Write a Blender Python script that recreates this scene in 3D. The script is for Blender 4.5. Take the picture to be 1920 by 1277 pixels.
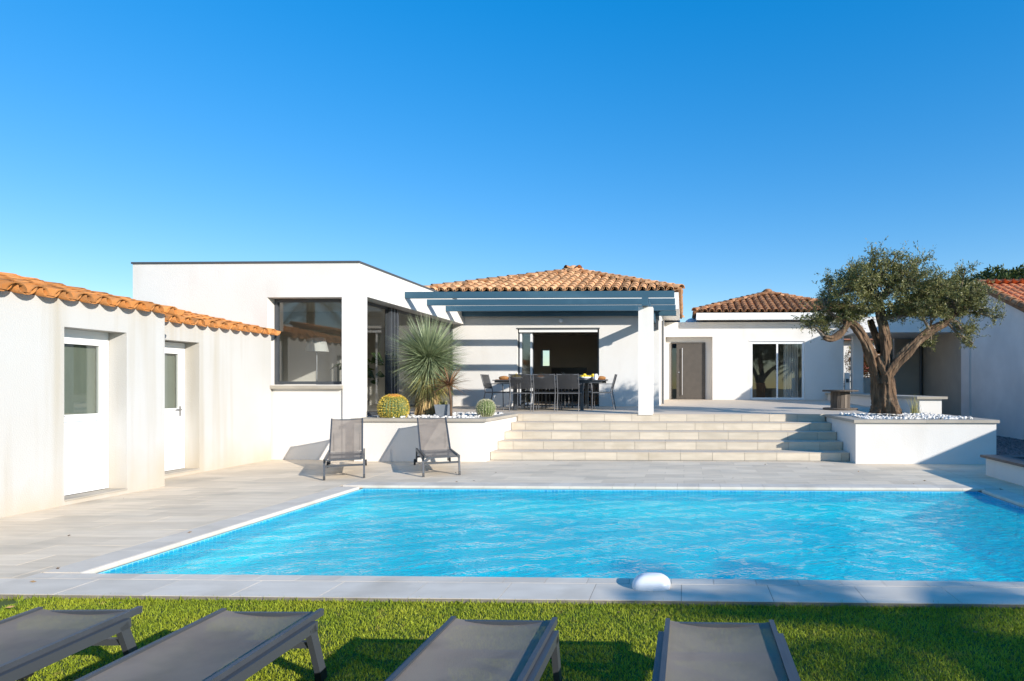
import bpy, math, random
import numpy as np
from mathutils import Matrix, Vector, Quaternion

S = bpy.context.scene
for o in list(bpy.data.objects): bpy.data.objects.remove(o)
C = S.collection
R = math.radians
rnd = random.Random(7)
rng = np.random.default_rng(11)

# ------------------------------------------------------------------ camera, sky, sun, exposure
cam_data = bpy.data.cameras.new('camera')
cam = bpy.data.objects.new('camera', cam_data); C.objects.link(cam)
cam.location = (0, 0, 1.404)
cam.rotation_euler = (R(90), 0, 0.0283)
cam_data.sensor_width = 36.0
cam_data.lens = 36.0 * 1140.4 / 1920.0
cam_data.shift_x = (960 - 1249.1) / 1920.0
cam_data.shift_y = (724.8 - 638.5) / 1920.0
cam_data.clip_start = 0.05; cam_data.clip_end = 3000
S.camera = cam

SUN_DIR = Vector((-1.40, 1.0, -0.605)).normalized()      # the way the light travels
EL = math.asin(-SUN_DIR.z)
AZ = math.atan2(-SUN_DIR.x, -SUN_DIR.y)                   # clockwise from +Y to the sun
world = bpy.data.worlds.new('World'); S.world = world; world.use_nodes = True
wn = world.node_tree.nodes; wl = world.node_tree.links
bg = wn['Background']
sky = wn.new('ShaderNodeTexSky'); sky.sky_type = 'NISHITA'; sky.sun_disc = False
sky.sun_elevation = EL; sky.sun_rotation = AZ
sky.air_density = 1.0; sky.dust_density = 0.1; sky.ozone_density = 3.0; sky.altitude = 0
hs = wn.new('ShaderNodeHueSaturation'); hs.inputs['Saturation'].default_value = 2.12; hs.inputs['Value'].default_value = 1.46; hs.inputs['Hue'].default_value = 0.511
gm = wn.new('ShaderNodeGamma'); gm.inputs['Gamma'].default_value = 0.50
wl.new(sky.outputs[0], gm.inputs['Color']); wl.new(gm.outputs[0], hs.inputs['Color']); wl.new(hs.outputs[0], bg.inputs['Color']); bg.inputs['Strength'].default_value = 0.15
sun_data = bpy.data.lights.new('sun', 'SUN'); sun_data.energy = 3.25; sun_data.angle = R(0.5)
sun_data.color = (1.0, 0.95, 0.87)
sun = bpy.data.objects.new('sun', sun_data); C.objects.link(sun)
sun.rotation_euler = SUN_DIR.to_track_quat('-Z', 'Y').to_euler(); sun.location = (12, -9, 9)
S.view_settings.view_transform = 'Standard'; S.view_settings.look = 'None'
S.view_settings.gamma = 1.0; S.view_settings.use_curve_mapping = False
S.view_settings.exposure = 1.0
S.cycles.max_bounces = 8; S.cycles.transparent_max_bounces = 16
S.cycles.caustics_reflective = False; S.cycles.caustics_refractive = False

# ------------------------------------------------------------------ materials
MATS = {}
def mat(name, c1, c2=None, rough=0.7, scale=4.0, vec=(1, 1, 1), bump=0.0, bscale=40.0, rand=0.0, island=0.0, metal=0.0,
        spec=0.5, trans=0.0, detail=4.0, transl=0.0, c3=None, s3=1.0, v3=(1, 1, 1), t3=(0.5, 0.7), splash=None):
    """base colour: noise between c1 and c2, optional blotches of c3, brightness varied per object / per loose piece"""
    m = bpy.data.materials.new(name); m.use_nodes = True; MATS[name] = m
    nt = m.node_tree; N = nt.nodes; L = nt.links
    b = N['Principled BSDF']; b.inputs['Roughness'].default_value = rough; b.inputs['Metallic'].default_value = metal
    b.inputs['Specular IOR Level'].default_value = spec
    tc = N.new('ShaderNodeNewGeometry')
    def noise(sc, v, det):
        mp = N.new('ShaderNodeMapping'); mp.inputs['Scale'].default_value = v; L.new(tc.outputs['Position'], mp.inputs[0])
        nz = N.new('ShaderNodeTexNoise'); nz.inputs['Scale'].default_value = sc; nz.inputs['Detail'].default_value = det
        L.new(mp.outputs[0], nz.inputs['Vector']); return nz
    rgb = N.new('ShaderNodeRGB'); rgb.outputs[0].default_value = (*c1, 1); col = rgb.outputs[0]
    if c2:
        nz = noise(scale, vec, detail)
        rp = N.new('ShaderNodeMapRange'); rp.inputs[1].default_value = 0.3; rp.inputs[2].default_value = 0.7; L.new(nz.outputs[0], rp.inputs[0])
        mx = N.new('ShaderNodeMix'); mx.data_type = 'RGBA'; mx.inputs[6].default_value = (*c1, 1); mx.inputs[7].default_value = (*c2, 1)
        L.new(rp.outputs[0], mx.inputs[0]); col = mx.outputs[2]
    if c3:
        nz = noise(s3, v3, 5.0)
        rp = N.new('ShaderNodeMapRange'); rp.inputs[1].default_value = t3[0]; rp.inputs[2].default_value = t3[1]; L.new(nz.outputs[0], rp.inputs[0])
        mx = N.new('ShaderNodeMix'); mx.data_type = 'RGBA'; mx.inputs[7].default_value = (*c3, 1)
        L.new(rp.outputs[0], mx.inputs[0]); L.new(col, mx.inputs[6]); col = mx.outputs[2]
    if splash:                            # rain-splash stain rising unevenly from the foot of the wall
        sp = N.new('ShaderNodeSeparateXYZ'); L.new(tc.outputs['Position'], sp.inputs[0]); nz = noise(1.7, (1, 1, 0.5), 6.0)
        ma = N.new('ShaderNodeMath'); ma.operation = 'MULTIPLY_ADD'; ma.inputs[1].default_value = -1.5; L.new(nz.outputs[0], ma.inputs[0]); L.new(sp.outputs[2], ma.inputs[2])
        rp = N.new('ShaderNodeMapRange'); rp.inputs[1].default_value = -0.20; rp.inputs[2].default_value = -0.75; rp.inputs[4].default_value = 0.75; L.new(ma.outputs[0], rp.inputs[0])
        mx = N.new('ShaderNodeMix'); mx.data_type = 'RGBA'; mx.inputs[7].default_value = (*splash, 1); L.new(rp.outputs[0], mx.inputs[0]); L.new(col, mx.inputs[6]); col = mx.outputs[2]
    for amt, node, sock in ((rand, 'ShaderNodeObjectInfo', 'Random'), (island, 'ShaderNodeNewGeometry', 'Random Per Island')):
        if amt:
            g = N.new(node); mr = N.new('ShaderNodeMapRange'); mr.inputs[3].default_value = 1 - amt; mr.inputs[4].default_value = 1 + amt
            L.new(g.outputs[sock], mr.inputs[0])
            ms = N.new('ShaderNodeVectorMath'); ms.operation = 'SCALE'; L.new(col, ms.inputs[0]); L.new(mr.outputs[0], ms.inputs['Scale']); col = ms.outputs[0]
    L.new(col, b.inputs['Base Color'])
    if bump:
        nz = noise(bscale, vec, 6.0); bp = N.new('ShaderNodeBump'); bp.inputs['Strength'].default_value = bump; bp.inputs['Distance'].default_value = 0.02
        L.new(nz.outputs[0], bp.inputs['Height']); L.new(bp.outputs[0], b.inputs['Normal'])
    out = N['Material Output']
    if transl:
        tr = N.new('ShaderNodeBsdfTranslucent'); L.new(col, tr.inputs[0]); ms = N.new('ShaderNodeMixShader'); ms.inputs[0].default_value = transl
        L.new(b.outputs[0], ms.inputs[1]); L.new(tr.outputs[0], ms.inputs[2]); L.new(ms.outputs[0], out.inputs[0])
    if trans:
        tr = N.new('ShaderNodeBsdfTransparent'); ms = N.new('ShaderNodeMixShader'); ms.inputs[0].default_value = trans
        L.new(b.outputs[0], ms.inputs[1]); L.new(tr.outputs[0], ms.inputs[2]); L.new(ms.outputs[0], out.inputs[0])
    return m

def schlick(nt, f0, normal=None):
    N = nt.nodes; L = nt.links; g = N.new('ShaderNodeNewGeometry'); d = N.new('ShaderNodeVectorMath'); d.operation = 'DOT_PRODUCT'
    L.new(g.outputs['Incoming'], d.inputs[0]); L.new(normal if normal else g.outputs['Normal'], d.inputs[1])
    def mth(op, a, b=None, c=None):
        m_ = N.new('ShaderNodeMath'); m_.operation = op; m_.use_clamp = op in ('SUBTRACT', 'MULTIPLY_ADD')
        for i, v in enumerate((a, b, c)):
            if v is None: continue
            if isinstance(v, (int, float)): m_.inputs[i].default_value = v
            else: L.new(v, m_.inputs[i])
        return m_.outputs[0]
    a = mth('ABSOLUTE', d.outputs['Value']); o = mth('SUBTRACT', 1.0, a); p5 = mth('POWER', o, 5.0)
    return mth('MULTIPLY_ADD', p5, 1.0 - f0, f0)
def glass_mat(name, tint, ior=1.5, rough=0.0, extra=0.0):
    m = bpy.data.materials.new(name); m.use_nodes = True; MATS[name] = m
    N = m.node_tree.nodes; L = m.node_tree.links; N.remove(N['Principled BSDF'])
    fres = schlick(m.node_tree, ((ior - 1) / (ior + 1)) ** 2 * (3.3 if extra else 1.0))
    tr = N.new('ShaderNodeBsdfTransparent'); tr.inputs[0].default_value = (*tint, 1)
    gl = N.new('ShaderNodeBsdfGlossy'); gl.inputs['Roughness'].default_value = rough
    ms = N.new('ShaderNodeMixShader')
    L.new(fres, ms.inputs[0])
    L.new(tr.outputs[0], ms.inputs[1]); L.new(gl.outputs[0], ms.inputs[2]); L.new(ms.outputs[0], N['Material Output'].inputs[0])
    return m

mat('render_white', (0.74, 0.712, 0.67), (0.705, 0.67, 0.62), 0.9, 1.2, bump=0.2, bscale=70, spec=0.15, c3=(0.64, 0.595, 0.53), s3=1.3, v3=(1, 1, 0.35), t3=(0.58, 0.85))
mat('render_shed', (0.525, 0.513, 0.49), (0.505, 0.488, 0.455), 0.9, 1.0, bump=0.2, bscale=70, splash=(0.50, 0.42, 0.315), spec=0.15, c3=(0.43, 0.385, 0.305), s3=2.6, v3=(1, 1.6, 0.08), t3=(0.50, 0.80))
mat('render_grey', (0.80, 0.73, 0.68), (0.72, 0.655, 0.61), 0.92, 1.6, bump=0.3, bscale=60, spec=0.1, c3=(0.66, 0.60, 0.56), s3=0.7, t3=(0.5, 0.75))
mat('render_taupe', (0.42, 0.37, 0.31), (0.36, 0.32, 0.27), 0.92, 1.5, bump=0.2, bscale=60, spec=0.1)
mat('cap_stone', (0.44, 0.39, 0.32), (0.36, 0.32, 0.26), 0.85, 3.0, bump=0.15, bscale=50, rand=0.06)
mat('deck_tile', (0.80, 0.665, 0.50), (0.66, 0.54, 0.395), 0.7, 2.6, vec=(0.55, 5.0, 1), bump=0.08, bscale=30, rand=0.09, spec=0.3, c3=(0.55, 0.47, 0.36), s3=0.9, v3=(1, 2.2, 1), t3=(0.52, 0.78))
mat('step_tile', (0.64, 0.56, 0.445), (0.53, 0.46, 0.36), 0.8, 3.0, vec=(0.7, 1, 4), bump=0.08, bscale=40, rand=0.09, spec=0.25, c3=(0.46, 0.39, 0.29), s3=1.6, t3=(0.55, 0.8))
mat('coping_tile', (0.73, 0.645, 0.535), (0.64, 0.56, 0.46), 0.75, 2.5, vec=(1, 3, 1), bump=0.06, bscale=40, rand=0.06, spec=0.3, c3=(0.52, 0.45, 0.36), s3=2.0, t3=(0.5, 0.8))
mat('mortar', (0.27, 0.235, 0.19), (0.18, 0.155, 0.12), 0.95, 8.0)
mat('terrace_tile', (0.64, 0.54, 0.425), (0.54, 0.45, 0.35), 0.8, 3.0, vec=(0.6, 4, 1), bump=0.05, bscale=30)
mat('tile_orange', (0.50, 0.185, 0.045), (0.46, 0.22, 0.085), 0.9, 9.0, bump=0.3, bscale=40, rand=0.34, c3=(0.19, 0.085, 0.035), s3=9.0, t3=(0.48, 0.78), spec=0.2)
mat('tile_beige', (0.52, 0.25, 0.115), (0.58, 0.36, 0.20), 0.85, 6.0, bump=0.2, bscale=40, rand=0.34, c3=(0.24, 0.12, 0.06), s3=7.0, t3=(0.50, 0.8), spec=0.2)
mat('tile_brown', (0.38, 0.165, 0.075), (0.44, 0.245, 0.135), 0.85, 6.0, bump=0.2, bscale=40, rand=0.34, c3=(0.13, 0.065, 0.038), s3=7.0, t3=(0.46, 0.75), spec=0.2)
mat('tile_red', (0.55, 0.17, 0.07), (0.58, 0.25, 0.12), 0.85, 6.0, bump=0.2, bscale=40, rand=0.2, c3=(0.25, 0.09, 0.05), s3=4.0, t3=(0.58, 0.8))
mat('tile_under', (0.30, 0.15, 0.07), (0.20, 0.10, 0.05), 0.9, 8.0)
mat('tile_mortar', (0.42, 0.36, 0.31), (0.34, 0.29, 0.25), 0.95, 12.0)
mat('pergola_blue', (0.038, 0.100, 0.148), (0.030, 0.085, 0.128), 0.55, 3.0, vec=(0.3, 6, 6), spec=0.4, c3=(0.065, 0.14, 0.19), s3=1.0, t3=(0.55, 0.8))
mat('anthracite', (0.060, 0.066, 0.075), (0.050, 0.055, 0.062), 0.42, 10.0, spec=0.5)
mat('rail_metal', (0.055, 0.060, 0.068), None, 0.38, spec=0.55)
mat('chair_metal', (0.10, 0.10, 0.105), None, 0.4, spec=0.6)
mat('sling', (0.27, 0.225, 0.185), (0.235, 0.195, 0.16), 0.85, 3.0, bump=0.25, bscale=350, trans=0.12, spec=0.12, c3=(0.195, 0.165, 0.138), s3=4.5, t3=(0.48, 0.72))  # darker blotches paint foliage shade and wear into the fabric colour
mat('sling_dark', (0.030, 0.030, 0.032), (0.022, 0.022, 0.024), 0.7, 5.0, trans=0.08)
mat('black_plastic', (0.012, 0.012, 0.013), None, 0.5)
mat('aluminium', (0.42, 0.42, 0.43), None, 0.35, metal=0.9)
mat('white_plastic', (0.82, 0.82, 0.82), None, 0.35)
mat('white_paint', (0.80, 0.79, 0.77), None, 0.5)
mat('door_taupe', (0.085, 0.072, 0.060), (0.070, 0.060, 0.050), 0.5, 6.0)
mat('dark_zinc', (0.10, 0.105, 0.11), None, 0.5, metal=0.3)
mat('slate', (0.035, 0.037, 0.042), (0.055, 0.057, 0.06), 0.5, 8.0)
mat('interior_wall', (0.66, 0.61, 0.55), None, 0.9)
mat('interior_dark', (0.58, 0.54, 0.50), None, 0.9)
mat('interior_floor', (0.30, 0.27, 0.23), None, 0.5)
mat('furniture_black', (0.010, 0.010, 0.010), None, 0.4)
mat('furniture_wood', (0.26, 0.11, 0.04), (0.18, 0.07, 0.03), 0.6, 6.0)
mat('shed_blind', (0.34, 0.35, 0.27), (0.28, 0.29, 0.23), 0.9, 3.0, vec=(1, 4, 0.4))
mat('lamp_shade', (0.80, 0.78, 0.74), None, 0.8, transl=0.4)
mat('pot_orange', (0.55, 0.20, 0.03), None, 0.5)
mat('pot_grey', (0.22, 0.24, 0.27), (0.18, 0.20, 0.22), 0.6, 6.0)
mat('pebble', (0.78, 0.75, 0.70), (0.60, 0.57, 0.53), 0.8, 20.0, island=0.28)
mat('gravel', (0.24, 0.21, 0.21), (0.15, 0.13, 0.13), 0.95, 60.0, island=0.35, bump=0.5, bscale=120)
mat('soil', (0.09, 0.065, 0.045), (0.06, 0.045, 0.03), 0.95, 12.0, bump=0.6, bscale=30)
mat('terrain', (0.13, 0.12, 0.07), (0.09, 0.10, 0.05), 0.95, 0.3)
mat('turf_base', (0.08, 0.11, 0.012), (0.06, 0.085, 0.01), 0.95, 30.0)
mat('turf', (0.42, 0.44, 0.035), (0.23, 0.31, 0.02), 0.6, 2.6, island=0.35, transl=0.25, c3=(0.38, 0.33, 0.07), s3=14.0, t3=(0.62, 0.70), spec=0.25)
mat('bark', (0.20, 0.118, 0.064), (0.045, 0.028, 0.017), 0.95, 9.0, vec=(1.8, 1.8, 0.38), bump=1.0, bscale=16, c3=(0.26, 0.185, 0.115), s3=5.0, v3=(2, 2, 0.4), t3=(0.55, 0.75))
mat('twig', (0.20, 0.15, 0.10), None, 0.9)
mat('olive_leaf', (0.215, 0.205, 0.062), (0.135, 0.14, 0.042), 0.5, 2.2, island=0.45, transl=0.22, c3=(0.27, 0.25, 0.12), s3=5.0, t3=(0.52, 0.7))
mat('pine_leaf', (0.040, 0.065, 0.014), (0.075, 0.095, 0.015), 0.7, 0.35, island=0.4, transl=0.15)
mat('hedge_leaf', (0.085, 0.115, 0.015), (0.05, 0.085, 0.013), 0.6, 1.0, island=0.4, transl=0.25)
mat('autumn_leaf', (0.38, 0.17, 0.02), (0.30, 0.055, 0.02), 0.6, 3.0, island=0.4, transl=0.3, c3=(0.16, 0.17, 0.03), s3=3.0, t3=(0.5, 0.6))
mat('yucca_leaf', (0.33, 0.37, 0.21), (0.23, 0.29, 0.145), 0.45, 1.2, island=0.35, transl=0.15)
mat('yucca_old', (0.36, 0.31, 0.09), (0.26, 0.25, 0.09), 0.6, 2.0, island=0.35, transl=0.15)
mat('yucca_dry', (0.46, 0.32, 0.14), (0.36, 0.24, 0.10), 0.85, 6.0, island=0.3)
mat('cordyline', (0.24, 0.085, 0.045), (0.20, 0.12, 0.05), 0.5, 3.0, island=0.4, transl=0.2)
mat('cactus_skin', (0.11, 0.15, 0.035), (0.085, 0.12, 0.03), 0.6, 5.0)
mat('cactus_spine', (0.74, 0.55, 0.09), (0.62, 0.44, 0.06), 0.6, 5.0, island=0.3)
mat('cactus_spine_pale', (0.55, 0.52, 0.33), None, 0.6, island=0.3)
mat('cactus_crown', (0.42, 0.11, 0.02), (0.50, 0.20, 0.04), 0.9, 20.0)
mat('spool_wood', (0.17, 0.135, 0.105), (0.085, 0.068, 0.055), 0.85, 5.0, vec=(5, 5, 0.6), bump=0.3, bscale=20, rand=0.3)
mat('fruit_yellow', (0.75, 0.52, 0.02), None, 0.45); mat('fruit_orange', (0.75, 0.26, 0.01), None, 0.45)
mat('juice', (0.78, 0.33, 0.01), None, 0.2); mat('bread', (0.42, 0.20, 0.06), (0.30, 0.12, 0.03), 0.8, 20.0)
mat('red_shutter', (0.33, 0.07, 0.05), None, 0.6)
mat('label_grey', (0.45, 0.50, 0.55), None, 0.5)
glass_mat('window_glass', (0.84, 0.87, 0.86), 1.5, 0.0, 0.05)
glass_mat('drink_glass', (0.93, 0.95, 0.95), 1.45)

# ------------------------------------------------------------------ mesh helpers
WORLD = {}
class MB:
    def __init__(s): s.v = []; s.f = []; s.sm = []
    def add(s, V, F, smooth=False):
        n = len(s.v); s.v += [tuple(p) for p in V]; s.f += [tuple(i + n for i in f) for f in F]; s.sm += [smooth] * len(F); return s
    def box(s, x0, y0, z0, x1, y1, z1):
        if x0 > x1: x0, x1 = x1, x0
        if y0 > y1: y0, y1 = y1, y0
        if z0 > z1: z0, z1 = z1, z0
        V = [(x, y, z) for z in (z0, z1) for y in (y0, y1) for x in (x0, x1)]
        return s.add(V, [(0, 2, 3, 1), (4, 5, 7, 6), (0, 1, 5, 4), (2, 6, 7, 3), (0, 4, 6, 2), (1, 3, 7, 5)])
    def hexa(s, P):                       # eight corners, ordered as box()
        return s.add(P, [(0, 2, 3, 1), (4, 5, 7, 6), (0, 1, 5, 4), (2, 6, 7, 3), (0, 4, 6, 2), (1, 3, 7, 5)])
    def bar(s, a, b, w, h, up=(0, 0, 1)): # rectangular bar from a to b, w across, h along up
        a = Vector(a); b = Vector(b); d = (b - a).normalized(); u = Vector(up)
        x = d.cross(u)
        if x.length < 1e-4: x = d.cross(Vector((1, 0, 0)))
        x.normalize(); u = x.cross(d).normalized()
        P = []
        for p in (a, b):
            P.append([p - x * w / 2 - u * h / 2, p + x * w / 2 - u * h / 2, p - x * w / 2 + u * h / 2, p + x * w / 2 + u * h / 2])
        V = [P[0][0], P[0][1], P[1][0], P[1][1], P[0][2], P[0][3], P[1][2], P[1][3]]
        return s.hexa(V)
    def tube(s, pts, rad, seg=8, caps=True, smooth=True):
        pts = [Vector(p) for p in pts]; n = len(pts)
        if not hasattr(rad, '__len__'): rad = [rad] * n
        V = []; F = []; t0 = (pts[1] - pts[0]).normalized()
        x = t0.orthogonal().normalized()
        for i, p in enumerate(pts):
            t = (pts[min(i + 1, n - 1)] - pts[max(i - 1, 0)]).normalized()
            x = (x - t * x.dot(t)).normalized(); y = t.cross(x)
            for k in range(seg):
                a = 2 * math.pi * k / seg; V.append(p + (x * math.cos(a) + y * math.sin(a)) * rad[i])
        for i in range(n - 1):
            for k in range(seg):
                k2 = (k + 1) % seg; F.append((i * seg + k, i * seg + k2, (i + 1) * seg + k2, (i + 1) * seg + k))
        s.add(V, F, smooth)
        if caps: s.add(V[:seg][::-1], [tuple(range(seg))]); s.add(V[-seg:], [tuple(range(seg))])
        return s
    def lathe(s, prof, seg=24, c=(0, 0, 0), smooth=True):
        V = []; F = []; m = len(prof)
        for r, z in prof:
            for k in range(seg):
                a = 2 * math.pi * k / seg; V.append((c[0] + r * math.cos(a), c[1] + r * math.sin(a), c[2] + z))
        for i in range(m - 1):
            for k in range(seg):
                k2 = (k + 1) % seg; F.append((i * seg + k, i * seg + k2, (i + 1) * seg + k2, (i + 1) * seg + k))
        s.add(V, F, smooth); s.add(V[:seg][::-1], [tuple(range(seg))]); s.add(V[-seg:], [tuple(range(seg))]); return s
    def prism(s, poly, ax, d0, d1):       # polygon in the plane across axis ax, extruded d0..d1
        def pt(u, v, d):
            return (d, u, v) if ax == 'x' else (u, d, v) if ax == 'y' else (u, v, d)
        n = len(poly); V = [pt(u, v, d0) for u, v in poly] + [pt(u, v, d1) for u, v in poly]
        F = [tuple(range(n))[::-1], tuple(range(n, 2 * n))] + [(i, (i + 1) % n, n + (i + 1) % n, n + i) for i in range(n)]
        return s.add(V, F)
    def ball(s, c, r, seg=12, rings=7, sq=(1, 1, 1), smooth=True):
        V = [(c[0], c[1], c[2] - r * sq[2])]; F = []
        for i in range(1, rings):
            ph = -math.pi / 2 + math.pi * i / rings
            for k in range(seg):
                a = 2 * math.pi * k / seg
                V.append((c[0] + r * sq[0] * math.cos(ph) * math.cos(a), c[1] + r * sq[1] * math.cos(ph) * math.sin(a), c[2] + r * sq[2] * math.sin(ph)))
        V.append((c[0], c[1], c[2] + r * sq[2])); T = len(V) - 1
        for k in range(seg):
            k2 = (k + 1) % seg; F.append((0, 1 + k2, 1 + k)); F.append((T, T - seg + k, T - seg + k2))
            for i in range(rings - 2): F.append((1 + i * seg + k, 1 + i * seg + k2, 1 + (i + 1) * seg + k2, 1 + (i + 1) * seg + k))
        return s.add(V, F, smooth)
    def mesh(s, name, m):
        me = bpy.data.meshes.new(name); me.from_pydata(s.v, [], s.f); me.polygons.foreach_set('use_smooth', s.sm)
        me.materials.append(MATS[m]); me.update(); return me
    def build(s, name, m, parent=None, **k): return put(name, s.mesh(name, m), parent, **k)

def put(name, me, parent=None, local=False, mw=None, **props):
    o = bpy.data.objects.new(name, me); C.objects.link(o)
    if parent is not None:
        o.parent = parent
        if not local: o.matrix_parent_inverse = WORLD.get(parent.name, Matrix.Identity(4)).inverted()
    if mw is not None: o.matrix_basis = mw
    for k, v in props.items(): o[k] = v
    return o
def thing(name, label, cat, loc=(0, 0, 0), group=None, kind=None):
    o = bpy.data.objects.new(name, None); C.objects.link(o); o.location = loc; o.empty_display_size = 0.2
    WORLD[o.name] = Matrix.Translation(Vector(loc)); o['label'] = label; o['category'] = cat
    if group: o['group'] = group
    if kind: o['kind'] = kind
    return o
def copy_tree(o, parent=None):
    c = o.copy(); C.objects.link(c)
    if parent is not None: c.parent = parent
    for ch in o.children: copy_tree(ch, c)
    return c
def npmesh(name, V, F, m, smooth=False):  # V (n,3), F (k,q): all faces with q corners
    V = np.asarray(V, np.float32); F = np.asarray(F, np.int32); q = F.shape[1]
    me = bpy.data.meshes.new(name); me.vertices.add(len(V)); me.vertices.foreach_set('co', V.ravel())
    me.loops.add(F.size); me.loops.foreach_set('vertex_index', F.ravel())
    me.polygons.add(len(F)); me.polygons.foreach_set('loop_start', np.arange(0, F.size, q, dtype=np.int32))
    me.polygons.foreach_set('loop_total', np.full(len(F), q, np.int32))
    if smooth: me.polygons.foreach_set('use_smooth', np.ones(len(F), bool))
    me.materials.append(MATS[m]); me.update(calc_edges=True); me.validate(); return me
def unit(a): return a / np.maximum(np.linalg.norm(a, axis=-1, keepdims=True), 1e-9)
def leaf_mesh(name, P, D, L, W, m, droop=0.0):
    """one folded diamond per leaf: base P, direction D, length L, width W"""
    n = len(P); D = unit(D); side = unit(np.cross(D, rng.normal(size=(n, 3)))); L = np.asarray(L).reshape(-1, 1) * np.ones((n, 1)); W = np.asarray(W).reshape(-1, 1) * np.ones((n, 1))
    mid = P + D * L * 0.5; tip = P + D * L; tip[:, 2] -= droop * L[:, 0]
    V = np.stack([P, mid - side * W / 2, tip, mid + side * W / 2], 1).reshape(-1, 3)
    return npmesh(name, V, np.arange(4 * n).reshape(n, 4), m)
def blade_mesh(name, P, D, L, W, m, bend=0.0, seg=3):
    """long stiff leaves: seg segments, width tapering to a point, bent down by bend"""
    n = len(P); D = unit(D); side = unit(np.cross(D, np.array([0, 0, 1.0]) + 0.3 * rng.normal(size=(n, 3)))); rows = []
    L = np.asarray(L).reshape(-1, 1) * np.ones((n, 1)); bend = np.asarray(bend).reshape(-1, 1) * np.ones((n, 1))
    for i in range(seg + 1):
        t = i / seg; c = P + D * L * t; c[:, 2] -= (bend * L * t * t)[:, 0]; w = W * (1 - t) ** 0.7 * 0.5 + 0.0004
        rows += [c - side * w, c + side * w]
    V = np.stack(rows, 1).reshape(-1, 3); k = 2 * (seg + 1); b = np.arange(n)[:, None] * k
    F = np.concatenate([b + np.array([2 * i, 2 * i + 1, 2 * i + 3, 2 * i + 2]) for i in range(seg)], 0)
    return npmesh(name, V, F, m)
def stones(name, P, r, m, flat=0.7):
    """rough pebbles: squashed, jittered octahedra with an extra ring"""
    n = len(P); base = []
    for z, rr, k0 in ((-0.6, 0.75, 0), (0.25, 1.0, 0.5)):
        for k in range(6): a = (k + k0) * math.pi / 3; base.append((rr * math.cos(a), rr * math.sin(a), z))
    base.append((0, 0, -0.9)); base.append((0, 0, 0.95)); base = np.array(base)
    F = [(12, (k + 1) % 6, k) for k in range(6)] + [(k, (k + 1) % 6, 6 + k) for k in range(6)] + [((k + 1) % 6, 6 + (k + 1) % 6, 6 + k) for k in range(6)] + [(6 + k, 6 + (k + 1) % 6, 13) for k in range(6)]
    r = np.asarray(r).reshape(-1, 1, 1)
    V = base[None] * (1 + 0.22 * rng.normal(size=(n, 14, 1))) * np.array([1, 1, flat]) * np.stack([rng.uniform(0.8, 1.3, n), rng.uniform(0.7, 1.0, n), np.ones(n)], 1)[:, None]
    a = rng.uniform(0, 2 * math.pi, n); ca, sa = np.cos(a)[:, None], np.sin(a)[:, None]
    V = np.stack([V[..., 0] * ca - V[..., 1] * sa, V[..., 0] * sa + V[..., 1] * ca, V[..., 2] + 0.3 * V[..., 0] * rng.normal(size=(n, 1))], 2) * r + np.asarray(P)[:, None]
    Fa = np.array(F)[None] + (np.arange(n) * 14)[:, None, None]
    return npmesh(name, V.reshape(-1, 3), Fa.reshape(-1, 3), m)
def holed_wall(mb, ax, d0, d1, u0, u1, v0, v1, holes):
    """slab across axis ax between d0 and d1, spanning u0..u1, v0..v1, with rectangular holes (ua, ub, va, vb) whose reveals are closed"""
    U = sorted({u0, u1, *[h[0] for h in holes], *[h[1] for h in holes]}); Vv = sorted({v0, v1, *[h[2] for h in holes], *[h[3] for h in holes]})
    U = [u for u in U if u0 <= u <= u1]; Vv = [v for v in Vv if v0 <= v <= v1]
    solid = lambda i, j: 0 <= i < len(U) - 1 and 0 <= j < len(Vv) - 1 and not any(h[0] < (U[i] + U[i + 1]) / 2 < h[1] and h[2] < (Vv[j] + Vv[j + 1]) / 2 < h[3] for h in holes)
    def pt(u, v, d): return (d, u, v) if ax == 'x' else (u, d, v) if ax == 'y' else (u, v, d)
    for i in range(len(U) - 1):
        for j in range(len(Vv) - 1):
            if not solid(i, j): continue
            a, b, c, d = U[i], U[i + 1], Vv[j], Vv[j + 1]
            for dd in (d0, d1): mb.add([pt(a, c, dd), pt(b, c, dd), pt(b, d, dd), pt(a, d, dd)], [(0, 1, 2, 3)])
            for di, dj, e in ((-1, 0, ((a, c), (a, d))), (1, 0, ((b, c), (b, d))), (0, -1, ((a, c), (b, c))), (0, 1, ((a, d), (b, d)))):
                if not solid(i + di, j + dj): mb.add([pt(*e[0], d0), pt(*e[1], d0), pt(*e[1], d1), pt(*e[0], d1)], [(0, 1, 2, 3)])
    return mb

# ------------------------------------------------------------------ the ground and the pool
PX0, PX1, PY0, PY1 = -4.54, 4.06, 4.46, 8.51         # inner edge of the pool coping
TZ = 0.795                                            # upper terrace at the head of the steps
def terr(y): return TZ + 0.0155 * (y - 13.42)
g = MB(); holed_wall(g, 'z', -0.05, -0.4, -400, 400, -300, 700, [(PX0 - 0.05, PX1 + 0.05, PY0 - 0.05, PY1 + 0.05)])
g.build('ground', 'terrain', kind='structure')

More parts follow.
